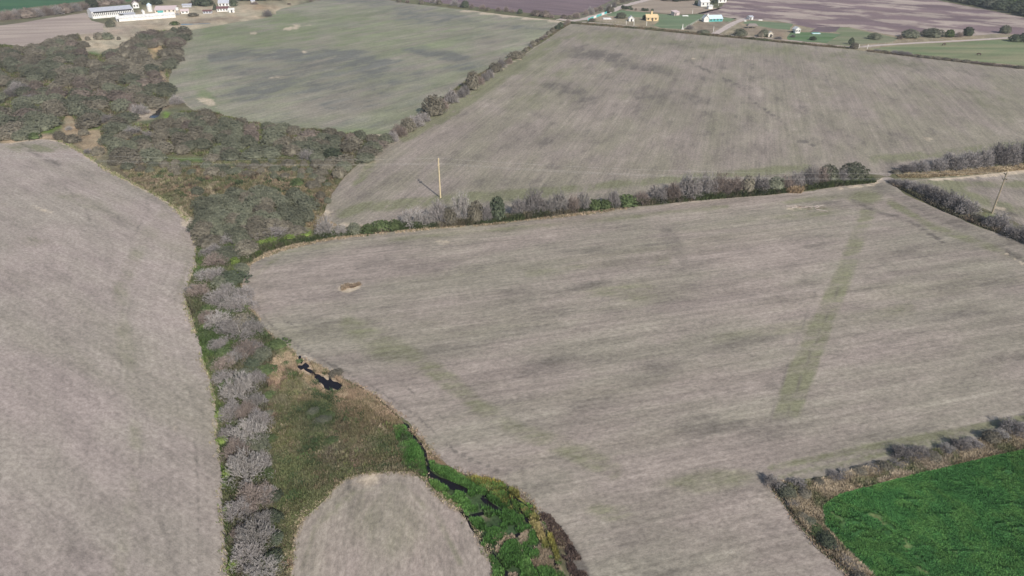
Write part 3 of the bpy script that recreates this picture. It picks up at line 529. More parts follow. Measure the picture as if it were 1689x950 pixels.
def base_ground():
    az = np.concatenate([np.radians(np.arange(-180, -62, 6)), PA[0], np.radians(np.arange(64, 180, 6))])
    r = np.concatenate([[2, 15], PR[:, 0], [2000, 3500, 6000, 12000]])
    A, R = np.meshgrid(az, r); X = (R*np.sin(A)).ravel(); Y = (R*np.cos(A)).ravel()
    na, nr = len(az), len(r); i, j = np.meshgrid(np.arange(nr-1), np.arange(na), indexing='ij'); j2 = (j+1) % na
    F = np.stack([i*na+j, i*na+j2, (i+1)*na+j2, (i+1)*na+j], -1).reshape(-1, 4)[:, ::-1]
    C = len(X); X = np.append(X, 0); Y = np.append(Y, 0)
    U, V = PXa(X, Y); col = ground_col(U, V, X, Y)
    me = mesh('ground', np.stack([X, Y, X*0], 1), F, [col_mat('ground_soil_grass', fine=0.38, scale=1.3)], cols={'Col': col})
    tag(link('ground', me), 'rough open ground of dry grass and weeds under scrub and fields', kind='structure')
base_ground()

# ---- water
def water(name, poly, label, z=0.03, sm=1, amp=0.15, seed=0):
    P = [G(*p) for p in (smooth_px(poly, sm) if sm else poly)]; out = []
    for i in range(len(P)):
        a = np.array(P[i]); b = np.array(P[(i+1) % len(P)]); k = max(1, int(np.hypot(*(b-a))/0.5))
        out += [a+(b-a)*j/k for j in range(k)]
    O = np.array(out); O += np.stack([fbm(O[:, 0], O[:, 1], 0.8, seed+1, 3), fbm(O[:, 0], O[:, 1], 0.8, seed+9, 3)], 1)*amp*2
    n = len(O); r = delaunay_2d_cdt([Vector(p) for p in O], [(i, (i+1) % n) for i in range(n)], [], 1, 1e-4)
    V = np.array([(v.x, v.y, z) for v in r[0]]); F = np.array([f for f in r[2] if len(f) == 3])
    a, b, c = V[F[:, 0]], V[F[:, 1]], V[F[:, 2]]; cr = (b[:, 0]-a[:, 0])*(c[:, 1]-a[:, 1])-(b[:, 1]-a[:, 1])*(c[:, 0]-a[:, 0]); F[cr < 0] = F[cr < 0][:, ::-1]
    tag(link(name, mesh(name, V, F, [M['water']])), label, kind='structure')
water('pond_water', [(517, 617), (524, 616), (529, 622), (534, 621), (538, 628), (541, 627), (543, 620), (546, 622), (548, 629), (555, 630), (561, 632), (567, 638), (566, 645), (558, 644), (549, 640), (544, 645), (536, 644), (535, 636), (527, 630), (523, 632), (522, 626), (516, 623)], 'dark pool of creek water at the edge of the central field', sm=1, seed=3)
water('pond_water', [(491, 602), (499, 602), (503, 598), (509, 601), (510, 605), (507, 607), (513, 610), (520, 616), (516, 619), (507, 613), (502, 608), (496, 611), (492, 607)], 'thin dark puddle above the creek pool', sm=0, seed=4)
water('pond_water', [(492, 587), (497, 587), (499, 596), (498, 600), (493, 599)], 'tiny dark puddle nearest the upper creek bend', sm=0, seed=5)
water('pond_water', [(246, 194), (256, 195), (263, 190), (267, 182), (271, 176), (268, 176), (260, 181), (256, 187), (250, 190)], 'small blue pond among the grey scrub', sm=0, seed=6, amp=0.3)
water('pond_water', [(298, 40), (302, 39), (320, 39.3), (347, 38.2), (347, 38.8), (322, 40), (308, 41.3), (299, 41.5)], 'narrow dark water ditch near the farmyard', sm=0, seed=7, amp=0.2)
water('creek_water', [(706, 764), (709, 774), (716, 781), (726, 787), (740, 793), (758, 798), (777, 808), (768, 815), (752, 810), (736, 805), (720, 797), (705, 790), (702, 778)], 'dark straight creek reach cutting through bright green weeds', sm=1, seed=8)
water('creek_water', [(792, 820), (802, 824), (815, 832), (828, 840), (826, 846), (814, 843), (804, 835), (794, 826)], 'lower dark creek pool among bright green weeds', sm=1, seed=9)
def stream(pts, w, label, seed=0): 
    o = ribbon('creek_water', pts, w, M['water'], z=0.034, jit=0.3); tag(o, label, kind='structure')
stream([(567, 638), (578, 637), (589, 637), (600, 645), (612, 651), (622, 657), (632, 666), (640, 675), (652, 688), (660, 694), (672, 702), (680, 718), (692, 732), (700, 746), (704, 760), (707, 775)], .55, 'thin dark ditch along the lower left edge of the central field')
stream([(758, 838), (772, 858), (788, 880), (806, 904), (822, 925), (838, 950)], 0.55, 'dark furrow beside the rounded tongue of field')
stream([(795, 820), (815, 812), (838, 813), (850, 822), (870, 838), (888, 852), (898, 880), (908, 905), (920, 940)], 0.5, 'dark muddy furrow under the yellow weeds')
stream([(800, 818), (838, 808)], 0.4, 'short dark cut across the yellow weeds')
stream([(836, 812), (846, 838), (856, 850)], 0.4, 'second short dark cut among the yellow weeds')
stream([(856, 838), (870, 860), (888, 862)], 0.5, 'dark cut at the corner of the yellow weeds')
stream([(775, 852), (800, 846), (822, 842)], .6, 'dark cut across the bright green weeds')
stream([(832, 895), (850, 884), (858, 880)], .5, 'short dark cut low in the bright green weeds')
stream([(872, 918), (882, 935), (892, 955)], .7, 'dark cut leaving the bottom of the frame')
stream([(428, 311), (440, 311), (446, 322)], 0.8, 'small dark ditch in the open brown marsh')
stream([(413, 283), (418, 300)], 0.5, 'short dark ditch under the sandy marsh patch')

# ------------------------------------------------------------------ vegetation meshes
def frames(n):  # random tangent pairs
    d = rng.normal(size=(n, 3)); d /= np.linalg.norm(d, axis=1)[:, None]
    e = rng.normal(size=(n, 3)); e -= (e*d).sum(1)[:, None]*d; e /= np.linalg.norm(e, axis=1)[:, None]
    return d, e
def leaves(P, size, up=0.4, out=None):
    """rhombus leaf sprays at points P"""
    n = len(P); nr = rng.normal(size=(n, 3)); nr /= np.linalg.norm(nr, axis=1)[:, None]
    if out is not None: nr = nr*0.75+out*0.8
    nr[:, 2] += up; nr /= np.linalg.norm(nr, axis=1)[:, None]
    e = rng.normal(size=(n, 3)); e -= (e*nr).sum(1)[:, None]*nr; e /= np.linalg.norm(e, axis=1)[:, None]
    f = np.cross(nr, e); s = (size*rng.uniform(0.55, 1.3, n))[:, None]
    V = np.stack([P-e*s, P+f*s*0.55, P+e*s, P-f*s*0.55], 1).reshape(-1, 3)
    return V, np.arange(4*n).reshape(-1, 4)
def dome(nclump=70, per=34, size=0.05, seed=0, flat=0.0, squash=0.8, lump=0.16, low=-0.05):
    """unit crown: radius 1, top at z=1"""
    k = np.arange(nclump)+0.5; ph = k*2.39996+seed; cz = 1-k/nclump*(1-low)
    cz = cz+rng.uniform(-.05, .05, nclump); cz = np.clip(cz, low, 0.99); rr = np.sqrt(1-np.clip(cz, 0, 1)**2)
    rad = 1+lump*np.sin(ph*1.0*2+seed)+rng.uniform(-.5, .5, nclump)*lump*1.6
    C = np.stack([np.cos(ph)*rr*rad*0.9, np.sin(ph)*rr*rad*0.9, (0.12+0.80*np.clip(cz, 0, 1)**squash*(1+rng.uniform(-.13, .1, nclump)))], 1)
    cs = rng.uniform(.11, .21, nclump)
    D = rng.normal(size=(nclump, per, 3)); D /= np.linalg.norm(D, axis=2)[..., None]; D[..., 2] = np.abs(D[..., 2])*0.9-0.15
    P = (C[:, None]+D*(cs[:, None, None])*rng.uniform(.55, 1.05, (nclump, per, 1))).reshape(-1, 3)
    out = D.reshape(-1, 3)*0.8+np.repeat(C/np.linalg.norm(C, axis=1)[:, None], per, 0)*0.5
    V, F = leaves(P, size, 0.3, out)
    # inner shade mass
    a = np.linspace(0, 2*pi, 13)[:-1]; zz = [0.06, .3, .55, .74]; rd = [.72, .78, .62, .3]; IV = []
    for z, r in zip(zz, rd):
        for t in a: q = r*(1+.12*sin(3*t+seed)+random.uniform(-.08, .08)); IV.append((cos(t)*q, sin(t)*q, z+random.uniform(-.03, .03)))
    IF = [(i*12+j, i*12+(j+1) % 12, (i+1)*12+(j+1) % 12, (i+1)*12+j) for i in range(3) for j in range(12)]
    for j in range(1, 6): IF.append((36+j-1 if j > 1 else 36, 36+j, 36+11-j, 36+(12-j) % 12))
    n = len(V); V = np.vstack([V, IV]); F = np.vstack([F, np.array(IF)+n])
    return V, F
def cone(seed=0, n=1500, size=0.07):
    z = rng.uniform(0.03, 1, n)**1.25; a = rng.uniform(0, 2*pi, n); r = (1-z)*(0.65+0.45*rng.uniform(0, 1, n))*(1+.2*np.sin(z*30))+0.03
    P = np.stack([np.cos(a)*r, np.sin(a)*r, z*0.97+.02], 1); out = np.stack([np.cos(a), np.sin(a), a*0+.2], 1)
    return leaves(P, size, 0.1, out)
def tubes(S, sides=3):
    """S: list of (p,q,r0,r1)"""
    P = np.array([s[0] for s in S]); Q = np.array([s[1] for s in S]); r0 = np.array([s[2] for s in S]); r1 = np.array([s[3] for s in S])
    d = Q-P; d /= np.linalg.norm(d, axis=1)[:, None]+1e-9; u = np.where(np.abs(d[:, 2:3]) < .9, [[0, 0, 1.]], [[1., 0, 0]]); a = np.cross(d, u); a /= np.linalg.norm(a, axis=1)[:, None]; b = np.cross(d, a)
    R = []
    for c, r in ((P, r0), (Q, r1)):
        for i in range(sides):
            t = 2*pi*i/sides; R.append(c+a*(r*cos(t))[:, None]+b*(r*sin(t))[:, None])
    V = np.stack(R, 1); n = len(S); base = np.arange(n)[:, None]*2*sides
    F = np.concatenate([base+np.array([[i, (i+1) % sides, sides+(i+1) % sides, sides+i]]) for i in range(sides)], 0)
    return V.reshape(-1, 3), F
def bare(seed, stems=8, Rr=3.2, Hh=3.8, up=0.35, twr=0.027):
    """radiating leafless crown; returns (limb segments, twig segments) in metres"""
    rd = random.Random(seed); limbs = []; twigs = []
    def grow(p, d, L, r, lev):
        k = 3 if lev < 2 else 2 if lev < 3 else 1
        pts = [p]
        for i in range(k):
            d = (d+Vector((rd.uniform(-.22, .22), rd.uniform(-.22, .22), rd.uniform(-.12, .22)+ (0.04 if lev else 0)))).normalized()
            q = pts[-1]+d*(L/k); 
            if q.z < 0.15: q.z = 0.15+rd.uniform(0, .2)
            ra = r*(1-0.55*i/k); rb = r*(1-0.55*(i+1)/k)
            (limbs if lev < 2 else twigs).append((tuple(pts[-1]), tuple(q), ra, rb)); pts.append(q)
        if lev >= 4: return
        nch = (5, 5, 4, 3)[lev]
        for c in range(nch):
            t = (0.3+0.7*(c+rd.random()*.6)/nch)*k; i = min(int(t), k-1); q = pts[i].lerp(pts[i+1], min(t-i, 1.0))
            ax = d.orthogonal().normalized(); ax.rotate(__import__('mathutils').Quaternion(d, rd.uniform(0, 2*pi)))
            nd = (d+ax*rd.uniform(.5, 1.0)+Vector((0, 0, .12))).normalized()
            grow(q, nd, L*rd.uniform(.42, .62), max(r*.55, twr), lev+1)
    for i in range(stems):
        a = 2.39996*i+rd.uniform(-.3, .3); t = math.acos(1-.78*(i+.5)/stems)+rd.uniform(-.08, .08)
        d = Vector((cos(a)*sin(t), sin(a)*sin(t), cos(t))); R = math.sqrt((sin(t)*Rr)**2+(cos(t)*Hh)**2)*.6
        grow(Vector((cos(a)*.12, sin(a)*.12, 0)), d, R, .075, 0)
    return limbs, twigs

def fuzz(n, Rr, Hh, seed, ln=.55, wd=.030):
    g = np.random.default_rng(seed); d = g.normal(size=(n, 3)); d[:, 2] = np.abs(d[:, 2])*.9; d /= np.linalg.norm(d, axis=1)[:, None]
    rad = g.uniform(.35, 1.0, n)**.6*(1+.16*np.sin(np.arctan2(d[:, 1], d[:, 0])*3+seed)); P = d*rad[:, None]*np.array([Rr, Rr, Hh])*.96
    t = d*.9+g.normal(size=(n, 3))*.45; t[:, 2] += .25; t /= np.linalg.norm(t, axis=1)[:, None]; w = np.cross(t, g.normal(size=(n, 3))); w /= np.linalg.norm(w, axis=1)[:, None]
    L = (ln*g.uniform(.5, 1.4, n))[:, None]; w = w*wd
    V = np.stack([P-t*L*.5, P+w, P+t*L*.5, P-w], 1).reshape(-1, 3); V[:, 2] = np.maximum(V[:, 2], .05)
    return V, np.arange(4*n).reshape(-1, 4)
def join2(a, b): return np.vstack([a[0], b[0]]), np.vstack([a[1], b[1]+len(a[0])])
LIB = {}
def lib_add(kind, crown, trunk, cm, tm, R0, H0):
    cme = mesh('crown_'+kind, *crown, [M[cm]]) if crown else None
    tme = mesh('trunk_'+kind, *trunk, [M[tm]]) if trunk else None
    V = np.vstack([crown[0], trunk[0]]); F = np.vstack([crown[1], trunk[1]+len(crown[0])])
    j = mesh('tree_'+kind, V, F, [M[cm], M[tm]], fm=np.r_[np.zeros(len(crown[1])), np.ones(len(trunk[1]))])
    LIB.setdefault(kind, []).append((cme, tme, j, R0, H0))
def small_trunk(seed, h=0.55, r=0.05, n=5):
    rd = random.Random(seed); S = [((0, 0, -0.02), (0.02, 0.01, h*.4), r, r*.75)]
    for i in range(n):
        a = 2*pi*i/n+rd.random(); m = (cos(a)*.2, sin(a)*.2, h*.75); S += [((0.02, 0.01, h*.35), m, r*.6, r*.42), (m, (cos(a)*.55, sin(a)*.55, h*1.1), r*.42, r*.15)]
    return tubes(S, 5)
for i in range(5):
    lib_add('thorn', dome(80, 36, .050, i*1.3), small_trunk(i), 'thorn', 'wood', 1, 1)
    lib_add('thorn_green', dome(80, 36, .050, i*1.7+.4), small_trunk(i+9), 'thorn_green', 'wood', 1, 1)
for i in range(3):
    lib_add('thorn_brown', dome(70, 34, .048, i*2.1+.9, lump=.2), small_trunk(i+19), 'thorn_brown', 'wood', 1, 1)
    lib_add('dark', dome(60, 44, .062, i*2.3, lump=.22, squash=.7), small_trunk(i+29), 'dark', 'wood', 1, 1)
    lib_add('green', dome(50, 44, .070, i*1.1, lump=.28), small_trunk(i+39), 'green', 'wood', 1, 1)
    lib_add('lime', dome(36, 40, .080, i*1.9, lump=.3), small_trunk(i+49), 'lime', 'wood', 1, 1)
lib_add('conifer', cone(), small_trunk(60, .5, .04), 'dark', 'wood', 1, 1); lib_add('conifer', cone(1), small_trunk(61, .5, .04), 'dark', 'wood', 1, 1)
for kind, tw, n0, up in (('bare_grey', 'twig_grey', 100, .3), ('bare_lilac', 'twig_lilac', 200, .3), ('bare_brown', 'twig_brown', 300, .3)):
    for i in range(4):
        l, t = bare(n0+i, stems=11)
        lib_add(kind, join2(tubes(t, 3), fuzz(1100 if kind == 'bare_grey' else 2300, 3.3, 3.7, n0+i)), tubes(l, 4), tw, 'limb' if kind == 'bare_grey' else tw, 3.3, 3.9)

KN = {'thorn': ('thorn_tree', 'olive-grey rounded thorn tree', 'tree'), 'thorn_green': ('thorn_tree', 'dull green rounded thorn tree', 'tree'), 'thorn_brown': ('thorn_tree', 'brownish rounded thorn tree', 'tree'),
      'dark': ('evergreen_tree', 'dark green leafy tree', 'tree'), 'green': ('leafy_bush', 'green leafy bush', 'bush'), 'lime': ('leafy_bush', 'bright lime green bush', 'bush'), 'conifer': ('conifer_tree', 'dark pointed conifer', 'tree'),
      'bare_grey': ('bare_tree', 'pale grey leafless tree', 'tree'), 'bare_lilac': ('bare_tree', 'lilac-grey leafless tree', 'tree'), 'bare_brown': ('bare_tree', 'pinkish brown leafless tree', 'tree')}
NT = [0]
def plant(kind, x, y, r, h, label, group, rnd=random):
    v = rnd.choice(LIB[kind]); nm, _, cat = KN[kind]; NT[0] += 1
    if kind.startswith('thorn') and r < 2.0: nm, cat = 'thorn_shrub', 'shrub'
    elif kind == 'thorn_green': nm = 'scrub_tree'
    if cat == 'shrub' or h < 2.2: label = label.replace('thorn tree', 'thorn shrub').replace('leafless tree', 'leafless shrub').replace('leafy tree', 'leafy shrub')
    sc = (r/v[3]*rnd.uniform(.92, 1.08), r/v[3]*rnd.uniform(.92, 1.08), h/v[4]); rz = rnd.uniform(0, 2*pi)
    if hypot(x, y) > 300:
        o = link(nm, v[2], None, (x, y, 0), rz, sc); return tag(o, label, cat, group)
    o = link(nm, None, None, (x, y, 0), rz, sc); tag(o, label, cat, group)
    link('branches' if kind.startswith('bare') else 'crown', v[0], o); link('trunk', v[1], o)
    return o

_o = 'first second third fourth fifth sixth seventh eighth ninth tenth eleventh twelfth thirteenth fourteenth fifteenth sixteenth seventeenth eighteenth nineteenth'.split()
ORD = [''] + [w+' ' for w in _o[1:]]
for t_, tt in (('twenty', 'twentieth'), ('thirty', 'thirtieth'), ('forty', 'fortieth'), ('fifty', 'fiftieth')): ORD += [tt+' ']+[t_+'-'+w+' ' for w in _o[:9]]
LM = [((262, 185), 'the small blue pond'), ((258, 80), 'the orange sandy clearing'), ((168, 76), 'the bare tan strip behind the scrub'), ((112, 205), 'the tan track above the left field'), ((150, 90), 'the green gap behind the scrub'),
      ((0, 85), 'the upper left corner of the scrub'), ((0, 130), 'the left frame edge, upper scrub'), ((0, 200), 'the left frame edge, lower scrub'), ((70, 70), 'the pale harvested field corner'), ((268, 120), 'the pale path beside the far field'), ((305, 52), 'the far tip of the far field'),
      ((75, 132), 'the yellowish gap in the upper scrub'), ((190, 110), 'the greyish heart of the upper scrub'), ((130, 160), 'the brown middle of the upper scrub'), ((60, 175), 'the lower left part of the scrub'), ((210, 150), 'the pinkish trees left of the pond'),
      ((300, 220), 'the lime green gap below the pond'), ((380, 215), 'the belt under the far field'), ((450, 225), 'the middle of the lower belt'), ((540, 230), 'the right end of the lower belt'), ((402, 281), 'the sandy patch in the marsh'), ((240, 245), 'the grey trees above the marsh'), ((200, 260), 'the scrub nearest the left field'),
      ((350, 345), 'the olive clump beside the left field'), ((480, 345), 'the olive clump beside the pole field'), ((420, 375), 'the front of the olive clump'), ((530, 290), 'the left edge of the pole field'), ((310, 270), 'the green strip of the marsh')]
zone_trees = []
def zone(poly, kinds, rr, hh, n, gap=0.62, holes=(), seed=0, group='thorn trees of the scrub'):
    """dart throwing on the ground under a photo polygon of crowns"""
    rd = random.Random(seed); zc = sum(hh)/4
    P = [G(x, y, zc) for x, y in poly]; Hs = [[G(x, y, zc) for x, y in h] for h in holes]
    xs = [p[0] for p in P]; ys = [p[1] for p in P]; got = 0; tries = 0; local = [t for t in zone_trees]
    ks = [k for k, w in kinds for _ in range(w)]
    while got < n and tries < n*120:
        tries += 1; x = rd.uniform(min(xs), max(xs)); y = rd.uniform(min(ys), max(ys))
        if not bool(inpoly(np.array([x]), np.array([y]), P)[0]): continue
        if any(bool(inpoly(np.array([x]), np.array([y]), h)[0]) for h in Hs): continue
        r = rd.uniform(*rr)
        if any((x-a)**2+(y-b)**2 < (gap*(r+c))**2 for a, b, c, *_ in zone_trees): continue
        # neighbouring trees tend to be of one kind
        q = float(vnoise(np.array([x*.03]), np.array([y*.03]), 5)[0])*.4+rd.random()*.6
        k = ks[min(int(q*len(ks)), len(ks)-1)]
        zone_trees.append((x, y, r, k, rd.uniform(*hh)*(.7+.3*r/rr[1]), group)); got += 1
pond_hole = [(218, 200), (222, 186), (250, 172), (278, 164), (284, 178), (268, 198), (245, 203)]
S1 = [(-40, 78), (0, 74), (36, 78), (56, 77), (80, 68), (111, 60), (130, 57), (137, 74), (130, 84), (160, 92), (200, 84), (212, 68), (235, 54), (310, 49), (302, 66), (292, 90), (282, 112), (276, 135), (282, 152), (272, 166), (240, 184), (222, 192), (200, 199), (150, 204), (125, 203), (120, 188), (108, 192), (100, 206), (75, 216), (40, 222), (0, 233), (-40, 238)]
zone(S1, [('thorn', 6), ('thorn_green', 3), ('thorn_brown', 2), ('bare_lilac', 1)], (3.0, 5.2), (3.4, 5.0), 250, .56, [[(244, 74), (268, 70), (268, 88), (250, 102), (240, 92)], [(258, 104), (274, 104), (276, 150), (262, 130)], pond_hole, [(55, 128), (95, 126), (98, 138), (60, 140)], [(0, 165), (28, 162), (34, 180), (6, 184)], [(140, 86), (172, 88), (168, 98), (142, 96)], [(185, 128), (212, 124), (216, 134), (190, 138)], [(60, 184), (84, 180), (88, 190), (64, 194)]], 1)
S2 = [(166, 207), (200, 205), (245, 206), (272, 196), (300, 184), (345, 184), (383, 194), (409, 203), (442, 204), (490, 212), (525, 214), (560, 219), (608, 224), (640, 226), (632, 240), (600, 258), (575, 275), (560, 290), (530, 270), (500, 262), (440, 250), (400, 262), (350, 262), (300, 252), (240, 262), (190, 262), (170, 240)]
zone(S2, [('thorn', 4), ('thorn_green', 3), ('thorn_brown', 2), ('bare_grey', 1)], (2.2, 4.2), (2.6, 4.2), 125, .58, [pond_hole, [(280, 196), (292, 204), (318, 228), (306, 236), (290, 220)], [(380, 272), (425, 272), (425, 290), (380, 290)]], 2, 'trees of the lower scrub belt')
S3 = [(322, 352), (332, 326), (352, 330), (385, 314), (430, 316), (460, 322), (490, 316), (510, 328), (516, 350), (505, 368), (470, 376), (420, 388), (385, 396), (345, 392), (322, 376)]
zone(S3, [('thorn_green', 4), ('thorn', 1)], (2.2, 3.6), (2.8, 4.0), 46, .56, [], 3, 'trees of the olive clump')
S5 = [(180, 255), (250, 255), (350, 268), (450, 262), (540, 275), (540, 330), (500, 312), (450, 290), (380, 290), (310, 285), (260, 285), (215, 280)]
zone(S5, [('thorn_green', 3), ('thorn', 2), ('green', 1), ('bare_grey', 1)], (1.2, 2.5), (1.3, 2.6), 42, .9, [], 4, 'scattered shrubs in the marsh')
for (px, py, r, k) in [(56, 222, 2.0, 'green'), (97, 222, 2.4, 'thorn'), (118, 228, 2.6, 'thorn'), (137, 216, 2.0, 'thorn'), (112, 208, 1.6, 'bare_grey'), (143, 246, 1.8, 'bare_grey'), (160, 248, 2.4, 'thorn'), (505, 255, 3.4, 'bare_grey'), (325, 312, 2.0, 'thorn_green'), (548, 255, 3.2, 'dark'), (218, 215, 3.4, 'bare_grey'), (245, 222, 3.0, 'bare_grey'), (178, 195, 3.2, 'bare_lilac'), (230, 182, 4.2, 'bare_lilac'), (205, 168, 4.2, 'bare_brown'), (290, 165, 3.6, 'bare_lilac')]:
    x, y = G(px, py, 1.5); zone_trees[:] = [t for t in zone_trees if (t[0]-x)**2+(t[1]-y)**2 > (0.7*(r+t[2]))**2*.8]; zone_trees.append((x, y, r, k, r*1.1, 'trees and shrubs of the scrub'))
# labels: distance rank to the nearest landmark
LG = [(G(*p), s) for p, s in LM]; byl = {}
for t in zone_trees:
    i = min(range(len(LG)), key=lambda j: (LG[j][0][0]-t[0])**2+(LG[j][0][1]-t[1])**2); byl.setdefault(i, []).append(t)
rp = random.Random(5)
for i, L in byl.items():
    L.sort(key=lambda t: (LG[i][0][0]-t[0])**2+(LG[i][0][1]-t[1])**2)
    L = L[:150]
    for n, (x, y, r, k, h, g) in enumerate(L):
        lab = f"{KN[k][1]}, {ORD[n]}nearest to {LG[i][1]}" if n < len(ORD) else f"{KN[k][1]} in the crowd well away from {LG[i][1]}"
        plant(k, x, y, r, h, lab, g if g else None, rp)

def row(items, where, group, seed=0, hk=1.0):
    """items: (px, py_base, width px, height px, kind) along a hedge"""
    rd = random.Random(seed)
    for n, (px, py, w, hp, k) in enumerate(items):
        m = MPP(px, py); x, y = G(px, py); r = w*m/2*1.12; hp = hp*1.12*hk
        dep = math.atan2(H, hypot(x, y)); ss = r*sin(dep)*.85; vis = hp*m
        h = math.sqrt(max(vis*(vis-2*ss), (0.35*vis)**2))/cos(dep); h = max(h, .5*r); y += r*0.8
        plant(k, x, y, r, h, f"{KN[k][1]}, {ORD[n] or 'first '}from {where}", group, rd)
bl, bg_, bb = 'bare_lilac', 'bare_grey', 'bare_brown'
row([(534, 394, 34, 30, bg_), (560, 392, 24, 18, bg_), (583, 389, 26, 15, 'thorn_green'), (605, 387, 22, 12, 'green'), (628, 384, 28, 15, 'green'), (650, 382, 22, 14, 'green'), (679, 379, 42, 28, bg_), (705, 376, 26, 20, bg_), (722, 374, 36, 34, bl), (741, 373, 22, 22, 'thorn'), (760, 371, 38, 44, bg_), (784, 370, 24, 26, 'thorn'), (803, 369, 20, 26, bl), (820, 367, 28, 29, 'dark')],
    'the left end of the long central hedge', 'bushes of the long central hedge', 1, 1.28)
row([(856, 361, 32, 26, bl), (882, 359, 40, 38, bl), (905, 357, 24, 26, bg_), (922, 356, 34, 32, bg_), (946, 353, 24, 24, bb), (963, 351, 24, 28, bg_), (983, 349, 26, 15, 'green'), (998, 347, 22, 13, 'green'), (1013, 345, 24, 24, bl), (1036, 342, 32, 14, 'green'), (1060, 339, 32, 18, bb), (1086, 337, 36, 24, bl), (1112, 335, 34, 26, bb), (1138, 332, 40, 36, bl)],
    'the dark green bush mid-hedge, going right', 'bushes of the long central hedge', 2, 1.28)
row([(1414, 300, 38, 22, 'thorn_green'), (1388, 304, 30, 20, bl), (1370, 305, 34, 23, 'thorn_green'), (1360, 308, 30, 24, bb), (1338, 311, 32, 28, bl), (1316, 313, 26, 24, bl), (1300, 316, 30, 20, bb), (1282, 317, 26, 18, 'thorn_green'), (1258, 320, 36, 24, bl), (1234, 322, 24, 23, 'thorn'), (1214, 324, 32, 26, bb), (1190, 325, 36, 30, bb), (1166, 328, 36, 34, bl)],
    'the gateway end of the long central hedge', 'bushes of the long central hedge', 3, 1.28)
row([(1480, 288, 14, 6, 'thorn'), (1502, 288, 30, 14, bl), (1524, 287, 36, 18, bl), (1552, 285, 34, 20, bl), (1578, 284, 42, 26, bl), (1605, 281, 36, 26, bl), (1628, 279, 34, 28, bl), (1650, 277, 40, 34, bl), (1672, 276, 40, 34, bl), (1695, 273, 40, 32, bl), (1725, 270, 46, 34, bl)],
    'the gateway along the upper right hedge', 'bushes of the upper right hedge', 4, 1.2)
row([(1478, 305, 20, 8, bl), (1496, 311, 28, 12, bl), (1514, 319, 30, 16, bl), (1532, 327, 34, 20, bl), (1550, 335, 36, 22, bl), (1568, 344, 38, 24, bl), (1586, 351, 40, 26, bl), (1602, 359, 36, 24, bl), (1618, 367, 20, 9, 'thorn'), (1640, 377, 30, 17, bl), (1656, 382, 40, 25, bl), (1676, 393, 34, 16, bl), (1696, 401, 44, 22, bl), (1722, 412, 44, 24, bl)],
    'the gateway along the near right hedge', 'bushes of the near right hedge', 5, 1.2)
row([(648, 236, 18, 16, 'bare_lilac'), (656, 228, 28, 18, bb), (672, 219, 24, 18, 'thorn'), (684, 212, 28, 18, bl), (697, 203, 24, 14, bl), (714, 193, 38, 26, 'thorn'), (730, 181, 20, 14, bb), (744, 172, 26, 20, bl), (760, 162, 16, 12, bl), (766, 158, 18, 14, bl), (779, 150, 22, 24, 'thorn'), (791, 141, 16, 12, bb), (800, 135, 16, 12, bl), (808, 130, 16, 12, bl), (817, 120, 18, 12, 'thorn'), (827, 113, 16, 14, bl), (840, 106, 12, 9, bb)],
    'the near end of the diagonal hedge', 'bushes of the diagonal hedge', 6, 1.2)
row([(850, 98, 20, 12, 'thorn'), (862, 92, 10, 6, 'thorn'), (868, 86, 9, 7, 'thorn'), (875, 80, 9, 6, bl), (880, 76, 11, 8, 'thorn'), (887, 71, 9, 6, 'thorn'), (893, 67, 10, 6, bb), (899, 63, 9, 6, bb), (905, 58, 9, 6, 'thorn'), (912, 54, 10, 7, 'thorn'), (919, 50, 9, 7, 'dark'), (925, 46, 10, 8, 'dark'), (931, 43, 8, 6, bb), (937, 39, 9, 7, bb)],
    'the round dark bush up the far diagonal hedge', 'small bushes of the far diagonal hedge', 7)
# creek strip: big bare trees and green undergrowth
row([(350, 446, 44, 28, bb), (332, 470, 40, 26, bg_), (370, 492, 34, 26, bg_), (322, 498, 40, 30, bb), (356, 512, 48, 34, bl), (392, 520, 44, 34, bl), (352, 548, 48, 34, bg_), (386, 570, 66, 44, bg_), (418, 560, 40, 30, bg_), (402, 598, 52, 36, bb), (366, 618, 42, 30, bb), (388, 676, 58, 60, bg_), (420, 682, 38, 34, bg_), (404, 752, 62, 60, bg_), (398, 815, 78, 70, bg_), (413, 852, 62, 50, bb), (412, 925, 72, 62, bg_), (426, 972, 66, 50, bg_), (415, 1040, 80, 60, bg_)],
    'the bend beside the oval patch down the creek', 'leafless trees of the creek strip', 8)
row([(348, 470, 40, 26, bl), (376, 520, 44, 30, bg_), (338, 540, 36, 26, bb), (372, 560, 46, 32, bl), (412, 592, 40, 28, bl), (385, 608, 44, 30, bg_), (364, 640, 36, 26, bl), (404, 652, 44, 34, bl), (378, 700, 40, 36, bl), (422, 716, 44, 36, bl), (384, 770, 46, 42, bb), (424, 786, 42, 36, bl), (388, 868, 48, 40, bl), (430, 880, 40, 34, bg_), (400, 945, 52, 44, bl), (345, 430, 40, 24, bl), (312, 488, 26, 18, bg_), (398, 500, 36, 26, bl), (404, 700, 40, 34, bb), (372, 735, 34, 30, bl), (420, 752, 40, 32, 'thorn_green'), (436, 836, 36, 30, bl), (392, 905, 40, 34, bb), (420, 640, 36, 26, bl), (430, 600, 34, 22, 'thorn_green'), (356, 584, 36, 24, bl), (396, 548, 36, 26, 'thorn'), (372, 662, 30, 24, bg_)],
    'the top among the smaller creek trees', 'lower leafless trees of the creek strip', 28, 1.05)
